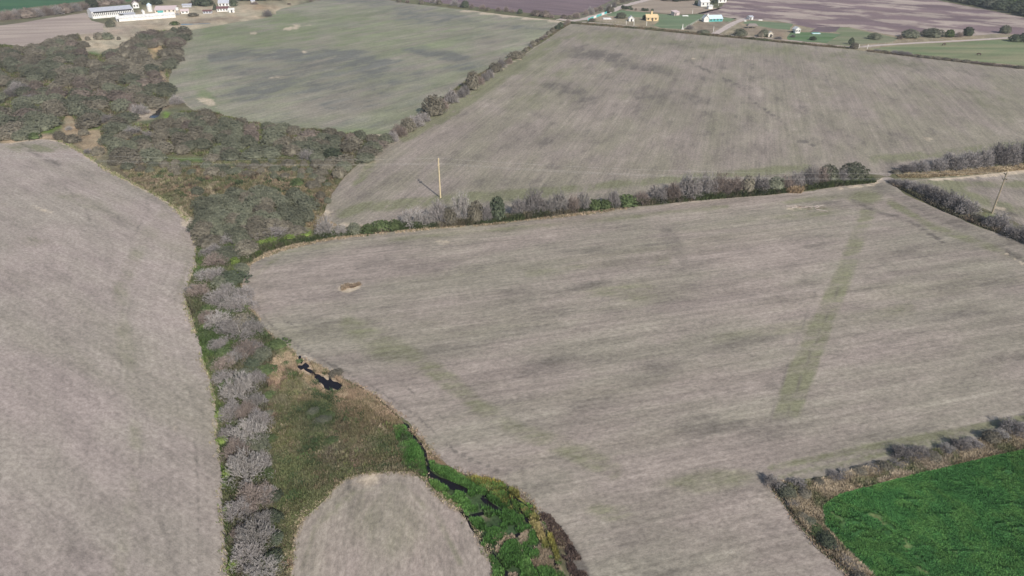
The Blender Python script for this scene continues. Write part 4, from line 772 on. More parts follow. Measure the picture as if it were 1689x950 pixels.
row([(340, 412, 40, 22, 'thorn'), (372, 410, 44, 24, bg_), (415, 402, 50, 26, bg_), (452, 396, 46, 24, bl), (485, 392, 36, 18, 'thorn'), (400, 425, 40, 24, 'thorn'), (368, 436, 44, 26, 'thorn_green'), (395, 452, 24, 16, 'thorn_green'), (378, 474, 40, 24, 'dark'), (360, 478, 30, 20, 'thorn_green'), (340, 518, 22, 14, 'green'), (335, 560, 20, 12, 'green'), (405, 545, 34, 22, 'thorn_green'), (368, 596, 34, 20, 'green'), (350, 608, 18, 12, 'green'), (415, 612, 34, 20, 'dark'), (435, 622, 30, 18, 'green'), (395, 632, 36, 20, 'thorn_green'), (370, 645, 22, 16, 'green')],
    'the top of the creek strip, leafy ones', 'leafy bushes of the creek strip', 9)
row([(334, 400, 22, 10, 'lime'), (392, 420, 22, 16, 'lime'), (430, 404, 16, 8, 'lime'), (446, 402, 20, 10, 'lime'), (478, 396, 22, 10, 'lime'), (500, 392, 20, 9, 'lime'), (386, 440, 16, 14, 'lime'), (391, 462, 14, 12, 'lime'), (396, 490, 14, 12, 'green'), (403, 510, 14, 12, 'lime'), (455, 579, 30, 18, 'green'), (362, 690, 14, 12, 'lime'), (366, 735, 16, 14, 'lime'), (374, 790, 14, 14, 'lime'), (376, 850, 14, 16, 'lime'), (380, 900, 14, 16, 'green'), (384, 940, 16, 16, 'lime'), (530, 702, 26, 9, 'thorn_green'), (514, 686, 20, 8, 'thorn_green'), (540, 690, 18, 7, 'green'), (545, 735, 22, 12, 'green')],
    'the top of the creek strip, low bright ones', 'low bright bushes of the creek strip', 10)
row([(440, 790, 20, 16, 'green'), (452, 830, 22, 18, 'dark'), (450, 865, 24, 20, 'dark'), (455, 900, 22, 18, 'dark'), (448, 935, 26, 22, 'dark'), (440, 660, 20, 12, 'green'), (438, 690, 20, 12, 'thorn_green'), (443, 730, 20, 12, 'green'), (490, 600, 12, 6, 'green'), (470, 605, 16, 8, 'green'), (552, 622, 20, 10, 'thorn')],
    'the marsh side of the creek strip, low ones', 'low bushes on the marsh side of the creek strip', 11)
# lower right hedge
row([(1275, 806, 26, 26, bl), (1292, 816, 24, 22, bg_), (1302, 824, 30, 24, 'thorn_green'), (1322, 812, 30, 24, bl), (1330, 824, 22, 18, 'thorn'), (1312, 842, 22, 18, bg_), (1326, 860, 20, 14, 'thorn'), (1338, 868, 20, 14, 'thorn_green'), (1350, 884, 22, 14, 'green'), (1368, 904, 30, 22, 'dark'), (1382, 914, 22, 16, bg_), (1400, 936, 26, 20, bl), (1416, 950, 24, 18, bg_), (1425, 968, 28, 20, 'thorn')],
    'the hedge corner, down along the green crop', 'bushes of the hedge left of the green crop', 12, .85)
row([(1354, 802, 18, 12, 'thorn'), (1383, 796, 28, 22, bl), (1400, 792, 28, 20, bg_), (1424, 788, 26, 18, 'thorn'), (1446, 784, 28, 22, bg_), (1464, 780, 24, 20, 'thorn'), (1484, 776, 26, 20, bg_), (1500, 766, 42, 36, bl), (1524, 762, 36, 32, bl), (1546, 764, 26, 20, 'thorn'), (1568, 754, 30, 28, bg_), (1590, 750, 34, 34, bl), (1612, 744, 34, 26, bl), (1640, 734, 26, 26, 'thorn'), (1656, 732, 30, 30, bg_), (1680, 724, 44, 40, bl), (1706, 724, 40, 34, bl), (1740, 716, 44, 36, bl)],
    'the hedge corner, right above the green crop', 'bushes of the hedge above the green crop', 13, .78)
# far trees
row([(658, 4, 8, 6, 'thorn'), (672, 5, 8, 5, bb), (695, 7, 8, 6, 'thorn'), (714, 6, 12, 8, bl), (724, 8, 9, 7, 'thorn'), (749, 10, 14, 10, bl), (758, 12, 8, 7, bl), (767, 13, 12, 10, 'dark'), (778, 14, 8, 7, bb), (796, 16, 12, 8, bb), (805, 18, 8, 5, 'thorn'), (822, 19, 10, 7, bb), (835, 20, 10, 9, bb), (845, 21, 10, 5, bb), (858, 23, 9, 7, 'dark'), (885, 27, 16, 9, 'thorn_brown'), (900, 29, 14, 10, 'thorn_brown'), (910, 30, 9, 6, bb), (930, 31, 10, 6, 'thorn_brown')], 
    'the left end of the top tree row', 'small trees of the top row', 14)
row([(940, 32, 9, 6, 'thorn'), (951, 30, 14, 9, bb), (967, 25, 10, 8, bb), (974, 24, 14, 12, bl), (982, 20, 10, 7, bb), (991, 18, 10, 8, bb), (1004, 16, 9, 10, bl), (1007, 20, 12, 8, 'thorn'), (1013, 12, 10, 8, bl), (1027, 5, 12, 10, bb), (1040, 2, 12, 9, bb), (1052, -2, 14, 10, 'dark'), (1018, 8, 9, 7, 'thorn')],
    'the lane corner up the left roadside', 'roadside trees at the top', 15)
row([(1002, 22, 10, 3, 'dark'), (1028, 14.5, 6, 5, 'dark'), (1033, 15, 6, 4.5, 'dark'), (1038, 15.5, 6, 5, 'dark'), (1042, 17, 4, 4, 'dark'), (1049, 17.6, 4, 3.5, 'thorn_brown'), (1060.5, 18, 4, 4.5, 'dark'), (1064.5, 18.5, 4, 4, 'dark'), (1068, 18.5, 4, 4, 'dark'), (1076, 19, 4, 4, 'dark'), (1025.5, 31, 18, 9, 'thorn_green')],
    'the road among little dark garden trees', 'little garden trees behind the white hut', 16)
row([(1064, 33, 8, 7, 'dark'), (977, 36, 11, 5, 'thorn'), (1223, 60, 18, 11, 'thorn_green'), (1256, 61.5, 11, 8, 'thorn'), (1262, 61, 14, 11, 'thorn_green'), (1273, 62, 10, 6, bg_), (1154, 56.5, 9, 5, 'thorn'), (1163, 57, 16, 7, 'thorn_green'), (1139, 49, 12, 8, bl), (1309, 54, 6, 3, 'dark'), (1309, 62, 8, 5, bl), (1342, 67, 9, 6, 'dark'), (1405, 74, 8, 10, 'dark'), (1411, 81, 13, 9, 'thorn'), (1446, 66, 18, 10, 'thorn_green'), (1286, 65.5, 14, 5, bl)],
    'the yellow house among the garden trees', 'garden trees near the houses', 17)
row([(1507, 64, 30, 13, 'thorn_green'), (1545, 63, 32, 14, 'thorn_green'), (1569, 62, 15, 11, 'green'), (1584, 62, 12, 9, bb), (1600, 60, 17, 13, 'dark'), (1662, 56, 18, 12, 'thorn_green'), (1679, 70, 18, 11, 'dark'), (1486, 65, 9, 7, bb), (1694, 70, 20, 13, 'dark')],
    'the left along the right lane', 'trees beside the right lane', 18)
row([(1450, 86, 14, 4.5, bl), (1461, 87.5, 10, 4, 'thorn'), (1478, 90, 14, 7, bl), (1488, 91.5, 14, 7.5, bl), (1499, 92.5, 15, 7, bl), (1511, 94, 10, 3.5, 'thorn'), (1521, 95.5, 12, 3.5, 'thorn'), (1535, 97, 13, 4, 'thorn'), (1550, 98.5, 13, 3.5, 'thorn'), (1564, 100, 13, 4, 'thorn'), (1580, 102, 14, 3.5, 'thorn'), (1597, 104, 14, 4, 'thorn'), (1614, 106, 15, 4, bb), (1632, 108.5, 15, 4, bb), (1650, 110.5, 15, 4, bb), (1668, 112, 15, 3.5, bb), (1685, 114, 15, 4, 'thorn')],
    'the left end of the low pasture hedge', 'low bushes of the pasture hedge', 19)
row([(325, 10, 16, 12, 'dark'), (337, 11, 18, 13, 'dark'), (345, 8, 12, 8, 'thorn'), (354, 17, 9, 10, 'conifer'), (384, 11, 11, 11, 'dark'), (316, 28, 16, 6, 'thorn'), (439, 28, 17, 11, bl), (179.5, 45.5, 14, 10.5, 'thorn_green'), (161, 66, 15, 11, 'thorn'), (175, 66, 17, 11, 'thorn_green'), (143, 67, 9, 6, 'thorn'), (195, 66, 6, 5, 'thorn'), (256, 8, 18, 8, 'dark'), (240, 8, 16, 9, 'dark'), (313, 9, 11, 6, bb), (286, 42, 12, 6, 'green'), (418, 8, 12, 5, bb)],
    'the dark tree by the farm lane', 'trees scattered round the farmyard', 20)
row([(-10, 34, 26, 16, bl), (8, 34, 26, 16, bb), (24, 32, 24, 16, bl), (40, 31, 24, 15, 'thorn_brown'), (56, 29, 24, 15, bl), (72, 27, 24, 15, bb), (88, 25, 24, 15, bl), (104, 23, 22, 15, 'thorn_brown'), (120, 20, 20, 14, bl), (134, 17, 20, 12, bb), (148, 13, 20, 14, 'dark'), (158, 11, 14, 10, bb), (172, 10, 16, 10, 'thorn_brown'), (184, 9, 18, 10, bb), (196, 7, 16, 9, bb), (222, 4, 16, 8, bl)],
    'the left edge in the far purple tree belt', 'far tree belt at the upper left', 21)
row([(400, 2, 18, 12, 'dark'), (414, 2, 16, 12, 'dark'), (428, 2, 18, 12, 'dark'), (444, 1, 16, 12, 'dark'), (458, 1, 16, 12, 'dark'), (473, 0, 16, 12, 'dark'), (490, 0, 14, 8, 'thorn'), (512, 3, 8, 4, bb), (525, 1, 6, 3, bb), (476, 8, 7, 3, bb)],
    'the farmhouse along the dark windbreak', 'dark windbreak at the top', 22)
row([(1580, 2, 26, 14, 'dark'), (1600, 6, 26, 13, 'thorn_green'), (1620, 10, 28, 14, 'dark'), (1640, 14, 26, 14, 'thorn_green'), (1660, 18, 28, 15, 'dark'), (1682, 23, 26, 15, 'dark'), (1604, -3, 26, 14, 'green'), (1630, 1, 30, 15, 'dark'), (1655, 5, 30, 15, 'thorn_green'), (1680, 10, 30, 16, 'green'), (1705, 28, 30, 14, 'dark'), (1700, 15, 30, 14, 'dark'), (1690, 0, 30, 14, 'dark'), (1660, -4, 30, 14, 'green'), (1555, -3, 20, 8, 'thorn_green')],
    'the left end of the far green wood', 'trees of the far wood at the upper right', 23)
row([(1100, 2, 14, 6, 'thorn'), (1116, 3, 12, 6, 'dark'), (1130, 2, 16, 8, 'thorn_green'), (1142, 1, 14, 8, 'thorn_brown'), (1150, 8, 8, 6, 'dark'), (1180, 6, 8, 6, 'dark'), (1086, 0, 10, 5, 'thorn')],
    'the left in the top hamlet', 'trees of the top hamlet', 24)

# ------------------------------------------------------------------ ground cover (stuff)
def tufts(name, poly, n, h, w, cols, label, cat, blades=4, holes=(), spread=0.25, world=None, keepfn=None, lean=0.5, up=1.0, seed=0, gmix=0.0):
    P = np.array([G(*p) for p in poly]); x0, y0 = P.min(0); x1, y1 = P.max(0)
    r = np.random.default_rng(seed+50); X = []; Y = []; m = 0
    for _ in range(40):
        x = r.uniform(x0, x1, n); y = r.uniform(y0, y1, n); k = inpoly(x, y, P)
        for hh in holes: k &= ~inpoly(x, y, [G(*q) for q in hh])
        if keepfn is not None: k &= keepfn(x, y, r)
        X.append(x[k]); Y.append(y[k]); m += k.sum()
        if m >= n: break
    X = np.concatenate(X)[:n]; Y = np.concatenate(Y)[:n]; n = len(X)
    if n == 0: return
    # colour patches
    q = np.clip((fbm(X, Y, 0.12, seed, 3)*1.5+fbm(X, Y, 0.5, seed+8, 3)*.9+.5)*.82+r.random(n)*.18, 0, .999)
    C = np.array(cols); ci = q*(len(C)-1); i0 = np.floor(ci).astype(int); f = (ci-i0)[:, None]; i1 = np.minimum(i0+1, len(C)-1)
    col = C[i0]*(1-f)+C[i1]*f
    if gmix: U_, V_ = PXa(X, Y); col = col*(1-gmix)+ground_col(U_, V_, X, Y)*gmix
    col = col*r.uniform(.68, 1.32, n)[:, None]
    hs = h*r.uniform(.5, 1.4, n)*np.clip(1+fbm(X, Y, 0.35, seed+3, 3)*.8, .5, 1.8)
    a = r.uniform(0, 2*pi, (n, blades)); bx = X[:, None]+np.cos(a)*spread*r.random((n, blades)); by = Y[:, None]+np.sin(a)*spread*r.random((n, blades))
    ha = hs[:, None]*r.uniform(.7, 1.2, (n, blades)); a2 = a+r.normal(0, .8, a.shape); L = ha*lean*r.uniform(.3, 1.4, a.shape)
    t = a2+pi/2; ww = w*r.uniform(.6, 1.3, a.shape)/2
    V = np.stack([np.stack([bx-np.cos(t)*ww, by-np.sin(t)*ww, bx*0+.01], -1), np.stack([bx+np.cos(t)*ww, by+np.sin(t)*ww, bx*0+.01], -1), np.stack([bx+np.cos(a2)*L+np.cos(t)*ww*.3, by+np.sin(a2)*L+np.sin(t)*ww*.3, ha*up], -1)], 2).reshape(-1, 3)
    F = np.arange(len(V)).reshape(-1, 3); cc = np.repeat(col, blades*3, 0)
    if 'tuft' not in M: M['tuft'] = col_mat('tuft_leaf', fine=0.15, rough=0.9, scale=0.5)
    o = link(name, mesh(name, V, F, [M['tuft']], cols={'Col': cc})); tag(o, label, cat, kind='stuff'); return o
DITCH = [(567, 638), (578, 637), (589, 637), (600, 645), (612, 651), (622, 657), (632, 666), (640, 675), (652, 688), (660, 694), (672, 702), (680, 718), (692, 732), (700, 746), (704, 760), (707, 775)]
GCUTS = [[(758, 838), (772, 858), (788, 880), (806, 904), (822, 925), (838, 950)], [(795, 820), (815, 812), (838, 813), (850, 822), (870, 838), (888, 852), (898, 880), (908, 905), (920, 940)], [(800, 818), (838, 808)], [(836, 812), (846, 838), (856, 850)], [(856, 838), (870, 860), (888, 862)],
         [(775, 852), (800, 846), (822, 842)], [(832, 895), (850, 884), (858, 880)], [(872, 918), (882, 935), (892, 955)], [(818, 868), (838, 878)]]
def offditch(x, y, r):
    k = dpoly(x, y, [G(*p) for p in DITCH]) >.5
    for c in GCUTS: k &= dpoly(x, y, [G(*p) for p in c]) > .3
    return k
waterpolys = [[(488, 584), (500, 584), (514, 600), (524, 617), (512, 622), (488, 610)], [(517, 615), (545, 616), (568, 637), (562, 648), (535, 645), (516, 624)], [(702, 768), (712, 774), (745, 793), (780, 808), (770, 817), (702, 792)], [(788, 815), (832, 838), (830, 852), (796, 836)]]
marsh = [(440, 585), (470, 574), (545, 616), (590, 638), (640, 673), (690, 730), (704, 786), (680, 778), (620, 776), (567, 788), (534, 820), (492, 858), (478, 905), (476, 960), (425, 960), (425, 700), (420, 640), (430, 600)]
tufts('marsh_weeds', marsh, 42000, .34, .16, [(.36, .31, .23), (.24, .21, .14), (.15, .155, .08), (.105, .15, .06), (.20, .21, .10), (.30, .235, .185), (.085, .135, .055), (.24, .175, .13), (.14, .18, .08)], 'tangled olive and brown weeds covering the lower marsh', 'weeds', 4, waterpolys, keepfn=offditch, gmix=.72, seed=1)
tufts('marsh_clumps', marsh, 1100, .36, .22, [(.05, .075, .035), (.08, .12, .045), (.20, .14, .10), (.11, .13, .05), (.30, .24, .17), (.06, .09, .04), (.16, .18, .07), (.23, .16, .12)], 'scattered taller weed clumps standing in the lower marsh', 'weeds', 34, waterpolys, spread=.75, keepfn=offditch, seed=40)
tufts('marsh_clumps', [(230, 290), (330, 275), (440, 270), (560, 285), (525, 350), (505, 330), (440, 312), (380, 310), (330, 340), (300, 340)], 500, .8, .4, [(.06, .08, .04), (.19, .13, .10), (.10, .12, .05), (.30, .24, .17), (.08, .10, .05)], 'scattered taller weed clumps in the upper marsh', 'weeds', 30, spread=.9, seed=41)
tufts('green_weeds', [(650, 705), (672, 702), (688, 722), (706, 760), (735, 770), (775, 795), (830, 802), (872, 832), (900, 870), (930, 950), (940, 980), (822, 980), (811, 924), (770, 850), (720, 808), (704, 788), (668, 768)], 26000, .38, .2, [(.070, .165, .038), (.105, .235, .055), (.150, .30, .08), (.085, .195, .045)], 'lush bright green weeds filling the wet channel', 'weeds', 4, waterpolys,
      keepfn=lambda x, y, r: (fbm(x, y, 0.45, 91, 4) > -.14+r.random(len(x))*.1) & offditch(x, y, r) & ~((fbm(x, y, .5, 44, 4) > .22) & (PXa(x, y)[1] > 870)), gmix=.2, seed=2)
tufts('dry_grass', [(815, 870), (900, 862), (925, 930), (945, 980), (825, 980)], 5000, .25, .12, [(.36, .29, .21), (.28, .22, .15), (.20, .15, .10)], 'dry tan grass between the green clumps of the wet channel', 'grass', 4, keepfn=lambda x, y, r: (fbm(x, y, .5, 44, 4) > .2), seed=22)
tufts('dark_weeds', [(890, 848), (906, 850), (935, 885), (958, 925), (985, 985), (955, 985), (935, 930), (912, 885)], 2600, .22, .2, [(.10, .07, .06), (.15, .11, .09), (.07, .05, .045)], 'dark burnt weeds on the bank right of the wet channel', 'weeds', 4, keepfn=lambda x, y, r: fbm(x, y, .5, 33, 4) > -.12, seed=31)
tufts('yellow_weeds', [(770, 792), (805, 791), (830, 798), (872, 826), (900, 862), (925, 930), (915, 930), (880, 870), (830, 830), (800, 806)], 6000, .45, .2, [(.34, .27, .08), (.28, .25, .07), (.20, .20, .06), (.42, .34, .16)], 'yellowish brown weeds edging the wet channel', 'weeds', 4,
      keepfn=lambda x, y, r: (fbm(x, y, 0.6, 94, 3) > -.1) & offditch(x, y, r), seed=3)
tufts('crop_plants', [(1358, 835), (1385, 817), (1476, 792), (1586, 765), (1689, 742), (1740, 735), (1740, 1000), (1480, 1000), (1438, 950), (1394, 905), (1361, 868)], 130000, .10, .24, [(.055, .155, .045), (.065, .180, .050), (.095, .205, .055), (.060, .165, .048)], 'young green crop plants covering the corner field', 'crop', 3,
      spread=.3,       keepfn=lambda x, y, r: (fbm(x*0.8, y*2.2, 0.5, 96, 4) > -.42+r.random(len(x))*.2) & ~((dpoly(*PXa(x, y), [(1440, 850), (1490, 895), (1530, 950)]) < 10) & (fbm(x, y, 1.2, 8, 3) > -.05)) & ~((dpoly(*PXa(x, y), [(1372, 838), (1395, 870)]) < 7) & (fbm(x, y, 1.2, 8, 3) > .05)), lean=.9, seed=4)
under = [(.13, .115, .075), (.09, .10, .045), (.12, .15, .05), (.19, .155, .11), (.09, .08, .05)]
tufts('scrub_undergrowth', S1, 34000, .8, .5, under, 'low undergrowth between the upper scrub trees', 'undergrowth', 3, [pond_hole, [(244, 74), (268, 70), (268, 88), (250, 102), (240, 92)], [(258, 104), (274, 104), (276, 150), (262, 130)]], spread=.6, seed=5)
tufts('scrub_undergrowth', S2+[], 16000, .7, .4, under, 'low undergrowth between the lower belt trees', 'undergrowth', 3, [pond_hole], spread=.5, seed=6)
tufts('marsh_grass', [(180, 262), (250, 262), (330, 268), (440, 258), (545, 270), (572, 285), (545, 320), (522, 380), (505, 372), (512, 330), (440, 315), (380, 312), (330, 340), (312, 360), (275, 330), (220, 300)], 30000, .5, .3, [(.22, .165, .12), (.29, .24, .17), (.13, .13, .07), (.085, .115, .045), (.15, .13, .07), (.27, .22, .15), (.10, .13, .06)], 'brown and green rough grass of the open upper marsh', 'grass', 4, [[(385, 274), (420, 274), (420, 288), (385, 288)]], gmix=.5, seed=7)
tufts('strip_undergrowth', [(326, 385), (500, 374), (504, 398), (440, 416), (400, 440), (396, 470), (408, 510), (440, 550), (466, 572), (445, 600), (440, 640), (440, 960), (382, 960), (372, 850), (368, 780), (360, 700), (357, 650), (332, 570), (318, 520), (308, 490), (326, 440)], 30000, .7, .3, [(.05, .07, .03), (.085, .12, .035), (.075, .07, .045), (.13, .11, .08), (.04, .06, .025), (.10, .09, .06)], 'green brambles and weeds under the creek strip trees', 'undergrowth', 4, gmix=.25, seed=8)
hedgeU = [(.06, .08, .035), (.09, .11, .05), (.05, .065, .03), (.15, .13, .09)]
tufts('hedge_undergrowth', [(504, 396), (547, 387), (670, 374), (808, 364), (909, 352), (1023, 337), (1144, 326), (1267, 316), (1384, 302), (1440, 297), (1443, 301), (1384, 307), (1267, 321), (1144, 331), (1023, 342), (909, 357), (808, 369), (670, 379), (547, 392), (504, 401)], 15000, 1.0, .35, hedgeU, 'green brambles along the foot of the long central hedge', 'undergrowth', 4, spread=.5, seed=9)
tufts('hedge_undergrowth', [(1474, 300), (1560, 336), (1640, 372), (1700, 394), (1700, 404), (1640, 382), (1560, 350), (1474, 306)], 5000, .7, .3, [(.15, .13, .10), (.11, .11, .07), (.2, .16, .12)], 'dull weeds along the foot of the near right hedge', 'undergrowth', 4, spread=.5, seed=10)
tufts('dry_grass', [(1290, 805), (1361, 789), (1449, 769), (1545, 742), (1689, 708), (1740, 700), (1740, 732), (1640, 750), (1476, 789), (1383, 814), (1354, 834), (1360, 868), (1394, 905), (1440, 950), (1410, 950), (1353, 900), (1304, 842)], 26000, .38, .14, [(.50, .41, .29), (.41, .33, .23), (.29, .25, .16), (.15, .17, .08), (.46, .38, .28)], 'dry tan grass bank round the green crop field', 'grass', 4, seed=11)
tufts('dry_grass', [(1478, 289), (1560, 284), (1689, 272), (1740, 268), (1740, 276), (1689, 280), (1600, 288), (1530, 293), (1484, 293)], 5000, .5, .2, [(.48, .39, .26), (.40, .31, .2), (.32, .26, .16)], 'straw coloured grass along the upper right hedge', 'grass', 4, seed=12)
tufts('dry_grass', [(447, 592), (478, 581), (502, 594), (545, 615), (575, 634), (610, 650), (665, 700), (650, 702), (600, 665), (545, 652), (515, 640), (495, 615), (470, 606), (458, 640), (446, 630)], 12000, .32, .12, [(.46, .36, .25), (.38, .28, .19), (.42, .31, .22), (.3, .24, .14)], 'pale dry grass banks round the creek pool', 'grass', 4, waterpolys+[[(490, 586), (500, 586), (520, 612), (512, 618), (490, 608)]], seed=13)
tufts('dry_weeds', [(563, 474), (570, 469), (582, 470), (593, 467), (595, 470), (584, 474), (574, 475), (565, 479)], 420, .5, .25, [(.24, .18, .13), (.32, .25, .18), (.42, .34, .25)], 'oval clump of dry brown weeds in the central field', 'weeds', 5, seed=14)
tufts('dry_weeds', [(1296, 318), (1300, 311), (1322, 308), (1328, 312), (1320, 319)], 700, .9, .25, [(.46, .35, .22), (.38, .28, .18)], 'straw coloured weeds at the foot of the central hedge', 'weeds', 4, seed=15)
tufts('verge_weeds', [(942, 36.5), (1053, 45), (1152, 55), (1231, 62), (1339, 73), (1400, 79), (1400, 80.6), (1339, 75.5), (1231, 64.5), (1152, 57.5), (1053, 47.8), (942, 39)], 5000, .7, .5, [(.10, .11, .06), (.15, .13, .08), (.20, .15, .10)], 'dark weeds along the verge of the narrow lane', 'weeds', 3, spread=.7, seed=16)
tufts('verge_weeds', [(1430, 83), (1500, 90), (1600, 102), (1700, 112), (1700, 114.5), (1600, 104.5), (1500, 93), (1430, 85)], 3000, .6, .5, [(.15, .12, .09), (.2, .17, .11)], 'brown weeds under the low pasture hedge', 'weeds', 3, spread=.7, seed=17)
tufts('edge_weeds', [(644, 236), (706, 195), (760, 157), (834, 105), (913, 56), (940, 39), (934, 40), (905, 60), (842, 96), (771, 133), (694, 188), (640, 226)], 6000, .7, .45, [(.13, .12, .07), (.19, .15, .11), (.10, .12, .05)], 'weeds along the foot of the diagonal hedge', 'undergrowth', 3, spread=.6, seed=18)

def edge_tufts(line, n, jit, h, w, cols, label, seed):
    P = np.array([G(*p) for p in smooth_px(line, 2)[2:-6]]); seg = np.hypot(*(P[1:]-P[:-1]).T); cum = np.r_[0, np.cumsum(seg)]; r = np.random.default_rng(seed)
    t = r.uniform(0, cum[-1], n); t = t[vnoise(t*.35, t*0, seed)+r.random(n)*.35 > .45]; n = len(t)
    X = np.interp(t, cum, P[:, 0])+r.normal(0, jit, n); Y = np.interp(t, cum, P[:, 1])+r.normal(0, jit, n)
    C = np.array(cols)[r.integers(0, len(cols), n)]*r.uniform(.75, 1.25, n)[:, None]; b = 4; a = r.uniform(0, 2*pi, (n, b)); ha = h*r.uniform(.5, 1.4, (n, b)); L = ha*r.uniform(.2, .8, (n, b))
    bx = X[:, None]+np.cos(a)*.15; by = Y[:, None]+np.sin(a)*.15; tx, ty = -np.sin(a)*w/2, np.cos(a)*w/2
    V = np.stack([np.stack([bx-tx, by-ty, bx*0+.01], -1), np.stack([bx+tx, by+ty, bx*0+.01], -1), np.stack([bx+np.cos(a)*L, by+np.sin(a)*L, ha], -1)], 2).reshape(-1, 3)
    tag(link('margin_grass', mesh('margin_grass', V, np.arange(len(V)).reshape(-1, 3), [M['tuft']], cols={'Col': np.repeat(C, b*3, 0)})), label, 'grass', kind='stuff')
edge_tufts(FL[2:38], 4200, .45, .32, .14, [(.38, .32, .22), (.28, .25, .15), (.14, .19, .06), (.20, .20, .10)], 'ragged grass margin along the creek side of the pale left field', 1)
edge_tufts(FP[1:24], 2600, .35, .25, .12, [(.42, .34, .24), (.30, .25, .16), (.15, .17, .07)], 'ragged grass margin round the tongue of bare field', 2)
edge_tufts(FC[0:48], 4200, .35, .25, .12, [(.44, .35, .25), (.32, .25, .17), (.20, .18, .10), (.30, .21, .15)], 'ragged grass margin along the creek side of the central field', 3)
edge_tufts(FC[76:], 5000, .5, .35, .18, [(.48, .38, .28), (.40, .31, .21), (.22, .20, .12)], 'dry grass margin between the central field and its long hedge', 4)
# ------------------------------------------------------------------ power line
pA = G(726.5, 326); pB = G(1636, 352); dv = np.array(pB)-np.array(pA); L = np.hypot(*dv); dv /= L; nv = np.array([-dv[1], dv[0]])
def pole(x, y, label, mat, rz):
    o = link('power_pole', None, None, (x, y, 0), rz); tag(o, label, 'power pole', 'power poles of the line')
    MB().tube((0, 0, -.3), (0, 0, 12), .24, .15, 12).build('post', mat, o)
    for z, s in ((11.3, 1), (10.3, -1), (9.9, 1)):
        a = MB(); a.box(-.1, 0 if s > 0 else -1.15, z-.11, .1, 1.15 if s > 0 else 0, z+.11); a.tube((0, 0, z-.6), (0, .8*s, z-.05), .03, .03, 5)
        c = a.build('crossarm', mat, o)
        i = MB(); i.tube((0, 1.05*s, z+.07), (0, 1.05*s, z+.16), .05, .10, 8); i.tube((0, 1.05*s, z+.16), (0, 1.05*s, z+.22), .10, .06, 8); i.tube((0, 1.05*s, z+.22), (0, 1.05*s, z+.32), .09, .05, 8)
        i.build('insulator', M['insul'], c)
    MB().tube((.14, .06, 2.2), (.12, .05, 7.8), .02, .02, 5).build('earth_cable', M['wire'], o)
    return o
rz = atan2(dv[1], dv[0])
pole(pA[0], pA[1], 'light tan wooden power pole standing alone behind the central hedge', M['pole'], rz)
pole(pB[0], pB[1], 'darker brown wooden power pole beside the near right hedge', M['pole_dark'], rz)
for (sg, lab) in ((-1, 'wooden power pole beyond the left frame edge'), (2, 'wooden power pole beyond the right frame edge')):
    p = np.array(pA)+dv*L*sg; pole(p[0], p[1], lab, M['pole'], rz)
for s, z, nm in ((1.05, 11.62, 'upper'), (-1.05, 10.62, 'near'), (1.05, 10.22, 'lower')):
    mb = MB()
    for seg in range(-1, 2):
        a = np.array(pA)+dv*L*seg+nv*s; prev = None
        for k in range(25):
            t = k/24; q = a+dv*L*t; pz = z-2.0*4*t*(1-t); c = (q[0], q[1], pz)
            if prev: mb.tube(prev, c, .008, .008, 4, False)
            prev = c
    tag(mb.build('power_wire', M['wire']), f'thin {nm} power wire strung between the two wooden poles', 'wire')

